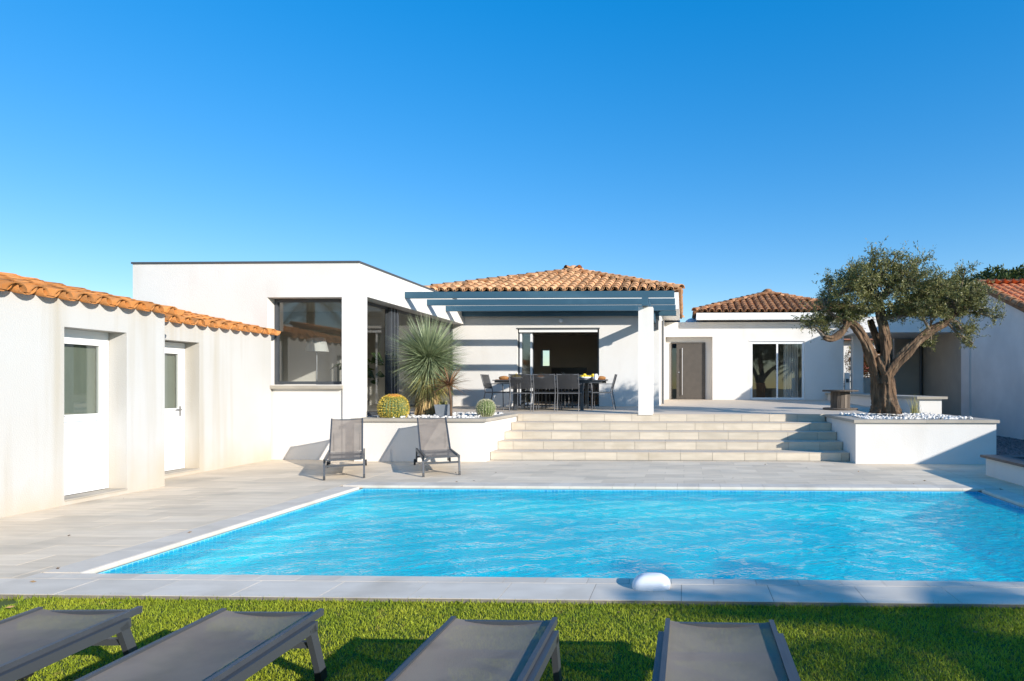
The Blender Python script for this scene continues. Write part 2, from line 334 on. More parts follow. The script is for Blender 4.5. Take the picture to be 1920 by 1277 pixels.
def deck_region(name, x0, x1, y0, y1, tl=0.606, tw=0.303, off=0.0, m='deck_tile'):
    base = MB(); base.box(x0, y0, -0.045, x1, y1, -0.003); b = base.build(name, 'mortar', kind='structure')
    shared = {}; row = 0; y = y0
    while y < y1 - 0.03:
        ye = min(y + tw, y1); x = x0 - (off if row % 2 else 0) - rnd.choice((0, 0.0)); row += 1
        while x < x1 - 0.03:
            a, c = max(x, x0), min(x + tl, x1)
            if c - a > 0.04:
                key = (round(c - a, 3), round(ye - y, 3))
                if key not in shared:
                    hx, hy = key[0] / 2 - 0.0012, key[1] / 2 - 0.0012; mb = MB()
                    mb.hexa([(-hx, -hy, -0.02), (hx, -hy, -0.02), (-hx, hy, -0.02), (hx, hy, -0.02), (-hx, -hy, 0), (hx, -hy, 0), (-hx, hy, 0), (hx, hy, 0)])
                    shared[key] = mb.mesh('paving_tile', m)
                put('paving_tile', shared[key], b, mw=Matrix.Translation(((a + c) / 2, (y + ye) / 2, rnd.uniform(-0.0006, 0.0006))) @ Matrix.Rotation(R(180) * rnd.randint(0, 1), 4, 'Z'))
            x += tl
        y = ye
    return b
deck_region('pool_deck', -7.96, PX0 - 0.305, 4.322, 11.50, off=0.303)
deck_region('patio', PX0 - 0.30, PX1 + 0.305, PY1 + 0.305, 11.50, off=0.303)
deck_region('path', PX1 + 0.31, 5.70, 4.322, 11.18, off=0.303)
near = MB(); near.box(-12, 3.985, -0.045, 9, 4.317, -0.003); nb = near.build('edge_paving', 'mortar', kind='structure')
tm = MB(); tm.box(-0.301, -0.164, -0.03, 0.301, 0.164, 0.0); tme = tm.mesh('edge_tile', 'coping_tile')
for i in range(-14, 12): put('edge_tile', tme, nb, mw=Matrix.Translation((-0.62 + 0.606 * i + 0.303, 4.152, rnd.uniform(-0.001, 0.001))))
# coping stones with a rounded nose, one object each
cop = MB(); cop.box(PX0 - 0.302, PY0 - 0.142, -0.10, PX1 + 0.302, PY0 - 0.03, -0.046)
cop.box(PX0 - 0.302, PY1 + 0.03, -0.10, PX1 + 0.302, PY1 + 0.302, -0.046)
cop.box(PX0 - 0.302, PY0 - 0.03, -0.10, PX0 - 0.03, PY1 + 0.03, -0.046); cop.box(PX1 + 0.03, PY0 - 0.03, -0.10, PX1 + 0.302, PY1 + 0.03, -0.046)
cb = cop.build('pool_coping', 'mortar', kind='structure')
def coping_piece(w, l):
    prof = [(0, -0.045), (l - 0.016, -0.045), (l - 0.004, -0.041), (l, -0.030), (l, -0.014), (l - 0.005, -0.004), (l - 0.018, 0.001), (0, 0.001)]
    mb = MB(); n = len(prof); V = [(-w / 2 + 0.0015, y, z) for y, z in prof] + [(w / 2 - 0.0015, y, z) for y, z in prof]
    mb.add(V, [tuple(range(n)), tuple(range(2 * n - 1, n - 1, -1))] + [(i, n + i, n + (i + 1) % n, (i + 1) % n) for i in range(n)])
    return mb.mesh('coping_stone', 'coping_tile')
cs30, csN = coping_piece(0.303, 0.30), coping_piece(0.303, 0.14)
x = 2.641 - 0.303 * 25; CXA, CXB = PX0 - 0.301, PX1 + 0.301
while x < CXB:
    a_, b_ = max(x, CXA), min(x + 0.303, CXB)
    if b_ - a_ > 0.03:
        full = b_ - a_ > 0.302
        put('coping_stone', cs30 if full else coping_piece(b_ - a_, 0.30), cb, mw=Matrix.Translation(((a_ + b_) / 2, PY1 + 0.30, 0)) @ Matrix.Rotation(R(180), 4, 'Z'))
        put('coping_stone', csN if full else coping_piece(b_ - a_, 0.14), cb, mw=Matrix.Translation(((a_ + b_) / 2, PY0 - 0.14, 0)))
    x += 0.303
y = PY0 + 0.155
while y < PY1 - 0.1:
    put('coping_stone', cs30, cb, mw=Matrix.Translation((PX0 - 0.30, y, 0)) @ Matrix.Rotation(R(-90), 4, 'Z'))
    put('coping_stone', cs30, cb, mw=Matrix.Translation((PX1 + 0.30, y, 0)) @ Matrix.Rotation(R(90), 4, 'Z'))
    y += 0.303
# basin: liner with a mosaic band at the waterline
def mosaic(name, c1, c2, grout, size):
    m = bpy.data.materials.new(name); m.use_nodes = True; MATS[name] = m; N = m.node_tree.nodes; L = m.node_tree.links
    b = N['Principled BSDF']; b.inputs['Roughness'].default_value = 0.35
    ge = N.new('ShaderNodeNewGeometry'); sp = N.new('ShaderNodeSeparateXYZ'); L.new(ge.outputs['Position'], sp.inputs[0])
    ad = N.new('ShaderNodeMath'); L.new(sp.outputs[0], ad.inputs[0]); L.new(sp.outputs[1], ad.inputs[1])
    cm = N.new('ShaderNodeCombineXYZ'); L.new(ad.outputs[0], cm.inputs[0]); L.new(sp.outputs[2], cm.inputs[1])
    br = N.new('ShaderNodeTexBrick'); br.offset = 0.0; br.inputs['Scale'].default_value = 1.0
    br.inputs['Brick Width'].default_value = size; br.inputs['Row Height'].default_value = size; br.inputs['Mortar Size'].default_value = size * 0.07
    br.inputs['Color1'].default_value = (*c1, 1); br.inputs['Color2'].default_value = (*c2, 1); br.inputs['Mortar'].default_value = (*grout, 1)
    L.new(cm.outputs[0], br.inputs[0]); L.new(br.outputs[0], b.inputs['Base Color'])
mosaic('mosaic_band', (0.02, 0.27, 0.50), (0.05, 0.42, 0.64), (0.25, 0.58, 0.68), 0.05)
mat('pool_liner', (0.02, 0.80, 0.84), (0.01, 0.66, 0.82), 0.6, 0.7)
BZ = -0.42
pb = thing('swimming_pool', 'rectangular in-ground swimming pool with blue mosaic waterline and pale coping', 'pool', (-0.2, 6.4, 0))
fl = MB(); fl.add([(PX0, PY0, BZ), (PX1, PY0, BZ), (PX1, PY1, BZ), (PX0, PY1, BZ)], [(0, 1, 2, 3)]); fl.build('pool_floor', 'pool_liner', pb)
for (a, b) in (((PX0, PY0), (PX0, PY1)), ((PX0, PY1), (PX1, PY1)), ((PX1, PY1), (PX1, PY0)), ((PX1, PY0), (PX0, PY0))):
    w = MB(); w.add([(*a, BZ), (*b, BZ), (*b, -0.20), (*a, -0.20)], [(0, 1, 2, 3)]); w.build('pool_wall', 'pool_liner', pb)
    w = MB(); w.add([(*a, -0.20), (*b, -0.20), (*b, -0.044), (*a, -0.044)], [(0, 1, 2, 3)]); w.build('mosaic_band', 'mosaic_band', pb)
sk = MB()
for yy0, yy1, z0, z1 in ((7.50, 7.98, -0.15, -0.11), (7.50, 7.98, -0.36, -0.32), (7.50, 7.54, -0.32, -0.15), (7.94, 7.98, -0.32, -0.15)): sk.box(PX1 - 0.02, yy0, z0, PX1 - 0.002, yy1, z1)
sk.build('skimmer_frame', 'white_plastic', pb)
# water: tinted, reflecting by angle, real ripples
m = bpy.data.materials.new('water'); m.use_nodes = True; MATS['water'] = m; N = m.node_tree.nodes; L = m.node_tree.links; N.remove(N['Principled BSDF'])
ge = N.new('ShaderNodeNewGeometry'); mp = N.new('ShaderNodeMapping'); mp.inputs['Scale'].default_value = (1.0, 1.5, 1.0); L.new(ge.outputs['Position'], mp.inputs[0])
n1 = N.new('ShaderNodeTexNoise'); n1.inputs['Scale'].default_value = 9.5; n1.inputs['Detail'].default_value = 3.0; n1.inputs['Distortion'].default_value = 0.6; L.new(mp.outputs[0], n1.inputs['Vector'])
n2 = N.new('ShaderNodeTexNoise'); n2.inputs['Scale'].default_value = 32.0; n2.inputs['Detail'].default_value = 2.0; L.new(mp.outputs[0], n2.inputs['Vector'])
ad = N.new('ShaderNodeMath'); ad.operation = 'MULTIPLY_ADD'; ad.inputs[1].default_value = 0.25; L.new(n2.outputs[0], ad.inputs[0]); L.new(n1.outputs[0], ad.inputs[2])
bp = N.new('ShaderNodeBump'); bp.inputs['Strength'].default_value = 0.65; bp.inputs['Distance'].default_value = 0.05; L.new(ad.outputs[0], bp.inputs['Height'])
gl = N.new('ShaderNodeBsdfGlossy'); gl.inputs['Roughness'].default_value = 0.02; L.new(bp.outputs[0], gl.inputs['Normal'])
tr = N.new('ShaderNodeBsdfTransparent'); tr.inputs[0].default_value = (0.36, 0.97, 0.97, 1)
df = N.new('ShaderNodeBsdfDiffuse'); df.inputs[0].default_value = (0.008, 0.72, 0.84, 1); L.new(bp.outputs[0], df.inputs['Normal'])   # light scattered back by the water itself
m0 = N.new('ShaderNodeMixShader'); m0.inputs[0].default_value = 0.46; L.new(tr.outputs[0], m0.inputs[1]); L.new(df.outputs[0], m0.inputs[2])
ms = N.new('ShaderNodeMixShader'); rf_ = N.new('ShaderNodeMath'); rf_.operation = 'MULTIPLY'; rf_.inputs[1].default_value = 0.76   # ripples hide part of the mirror at low angles
L.new(schlick(m.node_tree, 0.02, bp.outputs[0]), rf_.inputs[0]); L.new(rf_.outputs[0], ms.inputs[0]); L.new(m0.outputs[0], ms.inputs[1]); L.new(gl.outputs[0], ms.inputs[2]); L.new(ms.outputs[0], N['Material Output'].inputs[0])
nx, ny = 260, 150
gx, gy = np.meshgrid(np.linspace(PX0 + .001, PX1 - .001, nx), np.linspace(PY0 + .001, PY1 - .001, ny))
hz = np.zeros_like(gx)
for k in range(26):
    a = rng.uniform(-1.1, 1.1) + math.pi / 2; wl_ = rng.uniform(0.16, 0.9); hz += 0.0019 * wl_ * np.sin((gx * math.cos(a) + gy * math.sin(a)) * 2 * math.pi / wl_ + rng.uniform(0, 6.28))
Vw = np.stack([gx, gy, -0.066 + hz], 2).reshape(-1, 3); idx = np.arange(nx * ny).reshape(ny, nx)
Fw = np.stack([idx[:-1, :-1], idx[:-1, 1:], idx[1:, 1:], idx[1:, :-1]], 2).reshape(-1, 4)
put('pool_water', npmesh('pool_water', Vw, Fw, 'water', True), None, kind='structure')

# lawn of artificial turf
lb = MB(); lb.box(-14, -6, -0.04, 10, 3.98, -0.03); lb.build('lawn', 'turf_base', kind='structure')
def turf(x0, x1, y0, y1, dens, h, w):
    n = int((x1 - x0) * (y1 - y0) * dens); P = np.stack([rng.uniform(x0, x1, n), rng.uniform(y0, y1, n), np.full(n, -0.03)], 1)
    D = np.stack([rng.normal(0, .45, n), rng.normal(0, .45, n), np.ones(n)], 1)
    return P, D, h * rng.uniform(0.6, 1.15, n)
a = turf(-4.4, 2.8, 2.60, 3.985, 15000, 0.027, 0); b = turf(-7, 6, 0.6, 2.55, 1800, 0.045, 0); e = turf(-9, 6, 3.93, 4.01, 5000, 0.046, 0)
P, D, Ls = [np.concatenate(q) for q in zip(a, b, e)]
put('turf_blades', blade_mesh('turf_blades', P, D, Ls, 0.0034, 'turf', bend=rng.uniform(0.1, 0.5, len(P)), seg=2), None, kind='stuff', label='short bright green artificial turf in front of the pool', category='grass')
gv = MB(); gv.box(5.70, 4.3, -0.045, 9.05, 24, -0.012); gv.build('gravel_bed', 'gravel', kind='structure')
n = 5200; P = np.stack([rng.uniform(5.75, 8.95, n), rng.uniform(10.3, 19, n), np.full(n, -0.008)], 1)
put('gravel', stones('gravel', P, rng.uniform(0.015, 0.035, n), 'gravel'), None, kind='stuff', label='loose grey gravel beside the tall grey wall', category='gravel')

# ------------------------------------------------------------------ roofs of canal tiles
def canal_tile(name, m, L=0.42, r0=0.088, r1=0.108, t=0.014, seg=7, flip=False):
    """half-round tapering tile, lower end at the origin, running up +Y"""
    mb = MB(); V = []
    for yy, r in ((0, r1), (L, r0)):
        for rr in (r, r - t):
            for k in range(seg + 1):
                a = math.pi * k / seg; V.append((rr * math.cos(a), yy, rr * math.sin(a) * 0.92))
    n = seg + 1; F = []
    for k in range(seg):
        F += [(k, k + 1, 2 * n + k + 1, 2 * n + k), (n + k + 1, n + k, 3 * n + k, 3 * n + k + 1), (k + 1, k, n + k, n + k + 1)]
    if flip: V = [(x, y, -z) for x, y, z in V]
    mb.add(V, F, False); mb.sm = [i % 3 != 2 for i in range(len(F))]
    return mb.mesh(name, m)
def slope_frame(origin, across, upslope):
    a = Vector(across).normalized(); u = Vector(upslope).normalized(); nrm = a.cross(u).normalized()
    if nrm.z < 0: nrm = -nrm
    return Matrix(((a.x, u.x, nrm.x, origin[0]), (a.y, u.y, nrm.y, origin[1]), (a.z, u.z, nrm.z, origin[2]), (0, 0, 0, 1)))
def join_copies(me, mats, name, m):
    n = len(me.vertices); co = np.empty(n * 3, np.float32); me.vertices.foreach_get('co', co); co = co.reshape(-1, 3)
    F = [tuple(p.vertices) for p in me.polygons]; V = []; FF = []
    for i, M in enumerate(mats):
        A = np.array(M); V.append(co @ A[:3, :3].T + A[:3, 3]); FF.append(np.array(F) + i * n)
    return npmesh(name, np.concatenate(V), np.concatenate(FF), m)
def tile_slope(roof, m, frame, width, limit, pitch=0.25, step=0.335, keep=lambda x, y: True, u_lift=0.055):
    """rows of cover tiles in the frame (x across, y up the slope); limit(x) = slope length at x. Tiles with keep() are objects, the rest one mesh"""
    cover = canal_tile('roof_tile', m); under = canal_tile('under_tile', m, L=0.46, r0=0.10, r1=0.105, flip=True)
    rest, und = [], []
    ncol = int(width / pitch)
    for i in range(ncol + 1):
        x = (width - ncol * pitch) / 2 + i * pitch; y = 0.0; lim = limit(x)
        while y < lim - 0.12:
            M = frame @ Matrix.Translation((x + rnd.uniform(-.008, .008), y + rnd.uniform(-.012, .012), 0.045 + 0.012)) @ Matrix.Rotation(rnd.uniform(-.02, .02), 4, 'Z') @ Matrix.Rotation(R(-2.2), 4, 'X')
            if keep(x, y): put('roof_tile', cover, roof, mw=M)
            else: rest.append(M)
            y += step
        x2 = x + pitch / 2; y = 0.02; lim = limit(x2)
        while y < lim - 0.1 and x2 < width + 0.05:
            und.append(frame @ Matrix.Translation((x2, y, 0.125)) @ Matrix.Rotation(R(-2.2), 4, 'X')); y += 0.36
    if rest: put('tile_field', join_copies(cover, rest, 'tile_field', m), roof, kind='stuff')
    if und: put('channel_tiles', join_copies(under, und, 'channel_tiles', m), roof, kind='stuff')
def ridge_line(roof, m, a, b, step=0.34, lift=0.09):
    me = canal_tile('ridge_tile', m, L=0.42, r0=0.10, r1=0.125); a = Vector(a); b = Vector(b); d = (b - a); n = int(d.length / step); d.normalize()
    x = d.cross(Vector((0, 0, 1))).normalized(); nz = x.cross(d).normalized()
    for i in range(n + 1):
        p = a + d * step * i + nz * (lift + rnd.uniform(-.006, .006))
        F = Matrix(((x.x, d.x, nz.x, p.x), (x.y, d.y, nz.y, p.y), (x.z, d.z, nz.z, p.z), (0, 0, 0, 1))) @ Matrix.Rotation(R(-2.5), 4, 'X')
        put('ridge_tile', me, roof, mw=F)
def hip_roof(building, m, x0, x1, y0, z0, slope, front_only_keep=True):
    """square hip roof: eaves x0..x1, front eave y0, eave height z0"""
    q = (x1 - x0) / 2; xa, ya, za = x0 + q, y0 + q, z0 + slope * q; y1 = y0 + 2 * q; ap = (xa, ya, za)
    mb = MB(); c = [(x0, y0, z0), (x1, y0, z0), (x1, y1, z0), (x0, y1, z0)]; k_ = 0.09; ci = [(x0 + k_, y0 + k_, z0 + k_ * slope), (x1 - k_, y0 + k_, z0 + k_ * slope), (x1 - k_, y1 - k_, z0 + k_ * slope), (x0 + k_, y1 - k_, z0 + k_ * slope)]
    mb.add(ci + [ap], [(0, 1, 4), (1, 2, 4), (2, 3, 4), (3, 0, 4), (3, 2, 1, 0)])
    roof = mb.build('roof', 'tile_under', building)
    k = math.sqrt(1 + slope * slope); lim = lambda x: (q - abs(x - q)) * k
    dirs = [((x0, y0, z0), (1, 0, 0), (0, 1, slope)), ((x1, y0, z0), (0, 1, 0), (-1, 0, slope)), ((x1, y1, z0), (-1, 0, 0), (0, -1, slope)), ((x0, y1, z0), (0, -1, 0), (1, 0, slope))]
    for i, (o, a, u) in enumerate(dirs): tile_slope(roof, m, slope_frame(o, a, u), 2 * q, lim, keep=(lambda x, y: True) if i == 0 else (lambda x, y: False))
    for cc in c: ridge_line(roof, m, cc, ap)
    kb = MB(); kb.ball((xa, ya, za + 0.13), 0.17, 12, 7, (1.2, 1.2, 0.8)); kb.build('roof_cap', m, roof)
    return roof, ap

# ------------------------------------------------------------------ pool shed on the left
shed = thing('pool_shed', 'long low white pool shed with orange canal tile roof and two half-glazed doors', 'shed', (-7.4, 7, 0))
X1, X2, YS = -7.30, -7.90, 8.36
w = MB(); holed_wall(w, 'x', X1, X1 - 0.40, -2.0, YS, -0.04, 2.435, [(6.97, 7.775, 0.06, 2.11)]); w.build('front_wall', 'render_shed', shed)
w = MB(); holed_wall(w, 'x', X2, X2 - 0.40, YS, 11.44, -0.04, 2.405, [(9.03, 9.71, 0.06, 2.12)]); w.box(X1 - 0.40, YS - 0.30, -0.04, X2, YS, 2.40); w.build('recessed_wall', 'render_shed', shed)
w = MB(); w.box(-9.9, -2.0, -0.04, -9.6, 11.3, 2.9); w.box(-9.6, -2.0, -0.04, X1 - 0.4, -1.7, 2.4); w.build('rear_wall', 'render_shed', shed)
w = MB(); w.box(-9.6, -1.7, -0.04, X2 - 0.4, 11.3, 0.05); w.build('floor_slab', 'interior_floor', shed)
def shed_door(xf, y0, y1, z0, z1, hand):
    """white door: frame, kick panel below, glazed above; xf = face of the leaf"""
    d = MB(); holed_wall(d, 'x', xf, xf - 0.06, y0, y1, z0, z1, [(y0 + 0.05, y1 - 0.05, z0 + 0.02, z1 - 0.05)]); fr_ = d.build('door_frame', 'white_paint', shed)
    a, b, zm = y0 + 0.053, y1 - 0.053, z0 + (z1 - z0) * 0.50
    d = MB(); holed_wall(d, 'x', xf - 0.008, xf - 0.05, a, b, z0 + 0.022, z1 - 0.053, [(a + 0.06, b - 0.06, zm, z1 - 0.11), (a + 0.085, b - 0.085, z0 + 0.15, zm - 0.085)])
    leaf = d.build('door', 'white_paint', shed)
    d = MB(); d.box(xf - 0.021, a + 0.088, z0 + 0.153, xf - 0.045, b - 0.088, zm - 0.088); d.build('kick_panel', 'white_plastic', leaf)
    d = MB(); d.box(xf - 0.026, a + 0.06, zm, xf - 0.034, b - 0.06, z1 - 0.11); d.build('pane', 'window_glass', leaf)
    pa, pb, pz0, pz1 = a + 0.085, b - 0.085, z0 + 0.15, zm - 0.085
    d = MB(); holed_wall(d, 'x', xf - 0.009, xf - 0.020, pa + 0.0005, pb - 0.0005, pz0 + 0.0005, pz1 - 0.0005, [(pa + 0.007, pb - 0.007, pz0 + 0.007, pz1 - 0.007)]); d.build('panel_shade_line', 'label_grey', leaf)  # grey strip paints in the shade line around the panel recess
    d = MB(); holed_wall(d, 'x', xf - 0.012, xf - 0.045, a - 0.003, b + 0.003, z0 + 0.0215, z1 - 0.050, [(a - 0.0004, b + 0.0004, z0 + 0.0216, z1 - 0.0526)]); d.build('gap_shade_line', 'label_grey', leaf)  # grey strip stands in for the shaded gap between leaf and frame
    h = b - 0.035 if hand > 0 else a + 0.035
    d = MB(); d.box(xf - 0.008, h - 0.015, zm - 0.13, xf + 0.001, h + 0.015, zm + 0.03); d.bar((xf + 0.03, h, zm - 0.02), (xf + 0.03, h - hand * 0.11, zm - 0.02), 0.015, 0.015); d.bar((xf, h, zm - 0.02), (xf + 0.035, h, zm - 0.02), 0.014, 0.014)
    d.build('handle', 'aluminium', leaf)
for (X, y0, y1, ex) in ((X1, 6.97, 7.775, 0), (X2, 9.03, 9.71, 0)):
    shed_door(X - 0.24, y0 + 0.005, y1 - 0.005, 0.075, 2.04, 1 if X == X2 else -1)
    s = MB(); s.box(X - 0.24, y0 + 0.004, 2.04, X - 0.30, y1 - 0.004, 2.108); s.build('lintel_trim', 'white_paint', shed)
    s = MB(); s.box(X + 0.012, y0 - 0.012 + 0.014, 0.048, X - 0.235, y1 - 0.002, 0.068); s.build('door_sill', 'cap_stone', shed)
    cu = MB(); cu.box(X - 0.33, y0 + 0.03, 0.95, X - 0.34, y0 + (0.775 if X == X1 else 0.66), 2.0); cu.build('curtain', 'shed_blind', shed)
for (x, ya, yb, z, keepf) in ((-7.17, -2.0, 8.42, 2.375, lambda x, y: x > 7.0), (-7.77, 8.44, 11.44, 2.345, lambda x, y: True)):
    sl = 0.205; dep = x + 9.75; bd = MB(); k = math.sqrt(1 + sl * sl)
    xi = x - 0.135; zi = z + sl * 0.135; bd.hexa([(xi, ya, zi - .03), (xi, yb, zi - .03), (-9.75, ya, z - .03 + sl * dep), (-9.75, yb, z - .03 + sl * dep), (xi, ya, zi), (xi, yb, zi), (-9.75, ya, z + sl * dep), (-9.75, yb, z + sl * dep)])
    rf = bd.build('roof', 'tile_under', shed)
    fr = slope_frame((x, ya, z), (0, 1, 0), (-1, 0, sl)); W = yb - ya
    tile_slope(rf, 'tile_orange', fr, W - 0.02, lambda q, d=dep * k: d, keep=keepf)

# ------------------------------------------------------------------ flat-roofed living wing
BX0, BX1, BY, BT = -10.63, -6.20, 11.45, 3.77
wing = thing('living_wing', 'tall flat-roofed white wing with a large square window and corner glazing', 'house', (-8, 12, 0))
w = MB(); holed_wall(w, 'y', BY, BY + 0.28, BX0, BX1, -0.04, BT, [(-7.985, -6.53, 1.44, 3.115), (-7.95, -6.515, -0.04, 1.36)]); w.box(-7.95, BY + 0.035, -0.04, -6.515, BY + 0.28, 1.36)
w.build('front_wall', 'render_white', wing)
w = MB(); holed_wall(w, 'x', BX1, BX1 - 0.30, BY + 0.28, 17.05, -0.04, BT, [(11.76, 17.05, 0.80, 3.165)]); w.build('side_wall', 'render_white', wing)
w = MB(); w.box(BX0, BY + 0.28, -0.04, BX0 + 0.3, 20, BT); w.box(BX0 + 0.3, 19.7, -0.04, -6.9, 20, BT); w.build('rear_wall', 'render_white', wing)
w = MB(); w.box(BX0 + 0.3, BY + 0.28, 3.30, BX1 - 0.3, 19.7, 3.45); w.build('ceiling', 'interior_wall', wing)
w = MB(); w.box(BX0 + 0.3, BY + 0.28, 0.70, BX1 - 0.3, 19.7, 0.80); w.build('interior_floor', 'interior_floor', wing)
w = MB(); w.box(BX0 + 0.31, 15.2, 0.80, -8.4, 15.3, 3.30); w.build('partition', 'interior_wall', wing)
w = MB(); w.box(BX0 - 0.02, BY - 0.02, BT, BX1 + 0.02, BY + 0.3, BT + 0.035); w.box(BX1 - 0.32, BY + 0.3, BT, BX1 + 0.02, 17.3, BT + 0.035); w.box(BX0 - 0.02, BY + 0.3, BT, BX0 + 0.3, 20, BT + 0.035); w.build('parapet_capping', 'dark_zinc', wing)
w = MB(); w.box(BX0 + 0.3, BY + 0.3, 3.46, BX1 - 0.33, 19.7, 3.5); w.build('flat_roof', 'dark_zinc', wing)
def framed_window(parent, name, ax, d, u0, u1, v0, v1, fw, m, panes, depth=0.07, glass='window_glass'):
    """frame with vertical mullions at the fractions in panes; glass panes are sub-parts"""
    cuts = [u0] + [u0 + (u1 - u0) * p for p in panes] + [u1]; hol = []
    for i in range(len(cuts) - 1): hol.append((cuts[i] + (fw if i == 0 else fw * 0.4), cuts[i + 1] - (fw if i == len(cuts) - 2 else fw * 0.4), v0 + fw, v1 - fw))
    f = MB(); holed_wall(f, ax, d, d + depth, u0, u1, v0, v1, hol); fo = f.build(name, m, parent)
    for h in hol:
        gmb = MB(); q = (d + depth * 0.5)
        def pt(u, v): return (q, u, v) if ax == 'x' else (u, q, v)
        gmb.add([pt(h[0], h[2]), pt(h[1], h[2]), pt(h[1], h[3]), pt(h[0], h[3])], [(0, 1, 2, 3)]); gmb.build('pane', glass, fo)
    return fo
framed_window(wing, 'window', 'y', BY + 0.20, -7.975, -6.535, 1.45, 3.105, 0.055, 'anthracite', [])
s = MB(); s.box(-8.02, BY - 0.05, 1.362, -6.50, BY + 0.20, 1.425); s.build('window_sill', 'cap_stone', wing)
gl_ = framed_window(wing, 'corner_glazing', 'x', BX1 - 0.38, 11.80, 17.0, 0.81, 3.16, 0.06, 'anthracite', [0.28, 0.31, 0.34, 0.37, 0.68])
for yy in (13.22, 13.36, 13.50): 
    w = MB(); w.box(BX1 - 0.30, yy, 0.81, BX1 - 0.24, yy + 0.07, 3.14); w.build('sliding_panel_edge', 'anthracite', wing)
# inside the living wing
t = thing('floor_lamp', 'white shaded floor lamp seen through the large square window', 'lamp', (-8.15, 13.3, 0.8))
q = MB(); q.tube([(-8.15, 13.3, 0.82), (-8.15, 13.3, 2.25)], 0.014, 8); q.build('stem', 'aluminium', t)
q = MB(); q.lathe([(0.14, 0), (0.14, 0.02)], 20, (-8.15, 13.3, 0.80)); q.build('base', 'aluminium', t)
q = MB(); q.lathe([(0.24, 0), (0.17, 0.30)], 24, (-8.15, 13.3, 2.18)); q.build('lamp_shade', 'lamp_shade', t)
t = thing('added_window_plant', 'added large-leaved plant standing in for the leafy silhouette in the square window', 'plant', (-7.0, 13.0, 0.8))  # added plant, imitates a leafy silhouette showing in the window
q = MB(); q.tube([(-7.0, 13.0, 0.8), (-7.02, 13.02, 1.3), (-6.95, 13.0, 1.9)], [0.03, 0.02, 0.012], 7); q.build('stem', 'twig', t)
n = 26; D = unit(np.stack([rng.normal(size=n), rng.normal(size=n), rng.uniform(-.5, .8, n)], 1)); P = np.array([-7.0, 13.0, 1.75]) + rng.normal(0, .12, (n, 3))
put('leaves', leaf_mesh('leaves', P, D, rng.uniform(.25, .42, n), rng.uniform(.12, .2, n), 'hedge_leaf', 0.3), t)
q = MB(); q.lathe([(0.12, 0), (0.16, 0.30)], 18, (-7.0, 13.0, 0.80)); q.build('pot', 'pot_grey', t)
t = thing('indoor_flowerpot', 'orange flowerpot with a green plant standing inside the corner glazing', 'pot', (-7.0, 13.0, 0.8))
q = MB(); q.lathe([(0.09, 0), (0.15, 0.48)], 18, (-6.85, 12.45, 0.80)); q.build('pot', 'pot_orange', t)
n = 40; D = unit(np.stack([rng.normal(size=n), rng.normal(size=n), rng.uniform(.2, 1.5, n)], 1)); P = np.tile(np.array([-6.85, 12.45, 1.26]), (n, 1))
put('leaves', leaf_mesh('leaves', P, D, rng.uniform(.15, .3, n), .05, 'hedge_leaf', 0.2), t)
t = thing('sideboard', 'long low white sideboard inside the living wing', 'sideboard', (-9.5, 14.8, 0.8))
q = MB(); q.box(-10.2, 14.75, 0.85, -8.6, 15.19, 1.45); q.build('cabinet', 'white_paint', t)
for k in range(3):
    q = MB(); q.box(-10.19 + 0.53 * k, 14.735, 0.88, -9.68 + 0.53 * k, 14.749, 1.43); q.build('cabinet_door', 'white_plastic', t)

# ------------------------------------------------------------------ central house with hip roof
HY, HX0, HX1 = 17.05, -6.25, -0.68
house = thing('main_house', 'white central house with hipped canal tile roof and a wide open sliding door', 'house', (-3.4, 18, 0.8))
DX0, DX1, DT = -4.69, -2.37, 3.03
w = MB(); holed_wall(w, 'y', HY, HY + 0.30, HX0 - 0.3, HX1, 0.3, 3.52, [(DX0, DX1, 0.3, DT)]); w.build('front_wall', 'render_white', house)
w = MB(); holed_wall(w, 'x', HX1, HX1 - 0.3, HY + 0.3, 23.0, 0.3, 3.80, []); w.build('side_wall', 'render_white', house)
w = MB(); holed_wall(w, 'y', 22.7, 23.0, HX0 - 0.3, HX1 - 0.3, 0.3, 3.46, [(-5.35, -5.02, 2.15, 2.80)]); w.build('rear_wall', 'interior_dark', house)
w = MB(); w.box(HX0 - 0.3, HY + 0.3, 0.3, HX0, 22.7, 3.46); w.build('left_wall', 'interior_dark', house)
w = MB(); w.box(HX0, HY + 0.302, 0.6, HX1 - 0.3, 22.7, terr(HY) - 0.005); w.build('interior_floor', 'interior_floor', house)
w = MB(); w.box(HX0, HY + 0.302, 3.30, HX1 - 0.3, 22.7, 3.40); w.build('ceiling', 'interior_dark', house)
e0, e1, ef = -7.10, -0.13, 16.44
w = MB(); w.box(e0, ef, 3.50, e1, ef + 0.03, 3.95); w.box(e0, ef + 0.031, 3.522, e1 - 0.42, HY + 0.29, 3.55); w.box(HX1 - 0.3, HY + 0.31, 3.802, e1, 23.5, 3.84); w.box(e1 - 0.42, ef + 0.031, 3.802, e1, HY + 0.309, 3.84); w.box(e1 - 0.03, ef + 0.031, 3.841, e1, 23.5, 3.93); w.build('eave_fascia', 'white_paint', house)
hip_roof(house, 'tile_beige', -7.16, -0.06, 16.40, 3.96, 0.33)
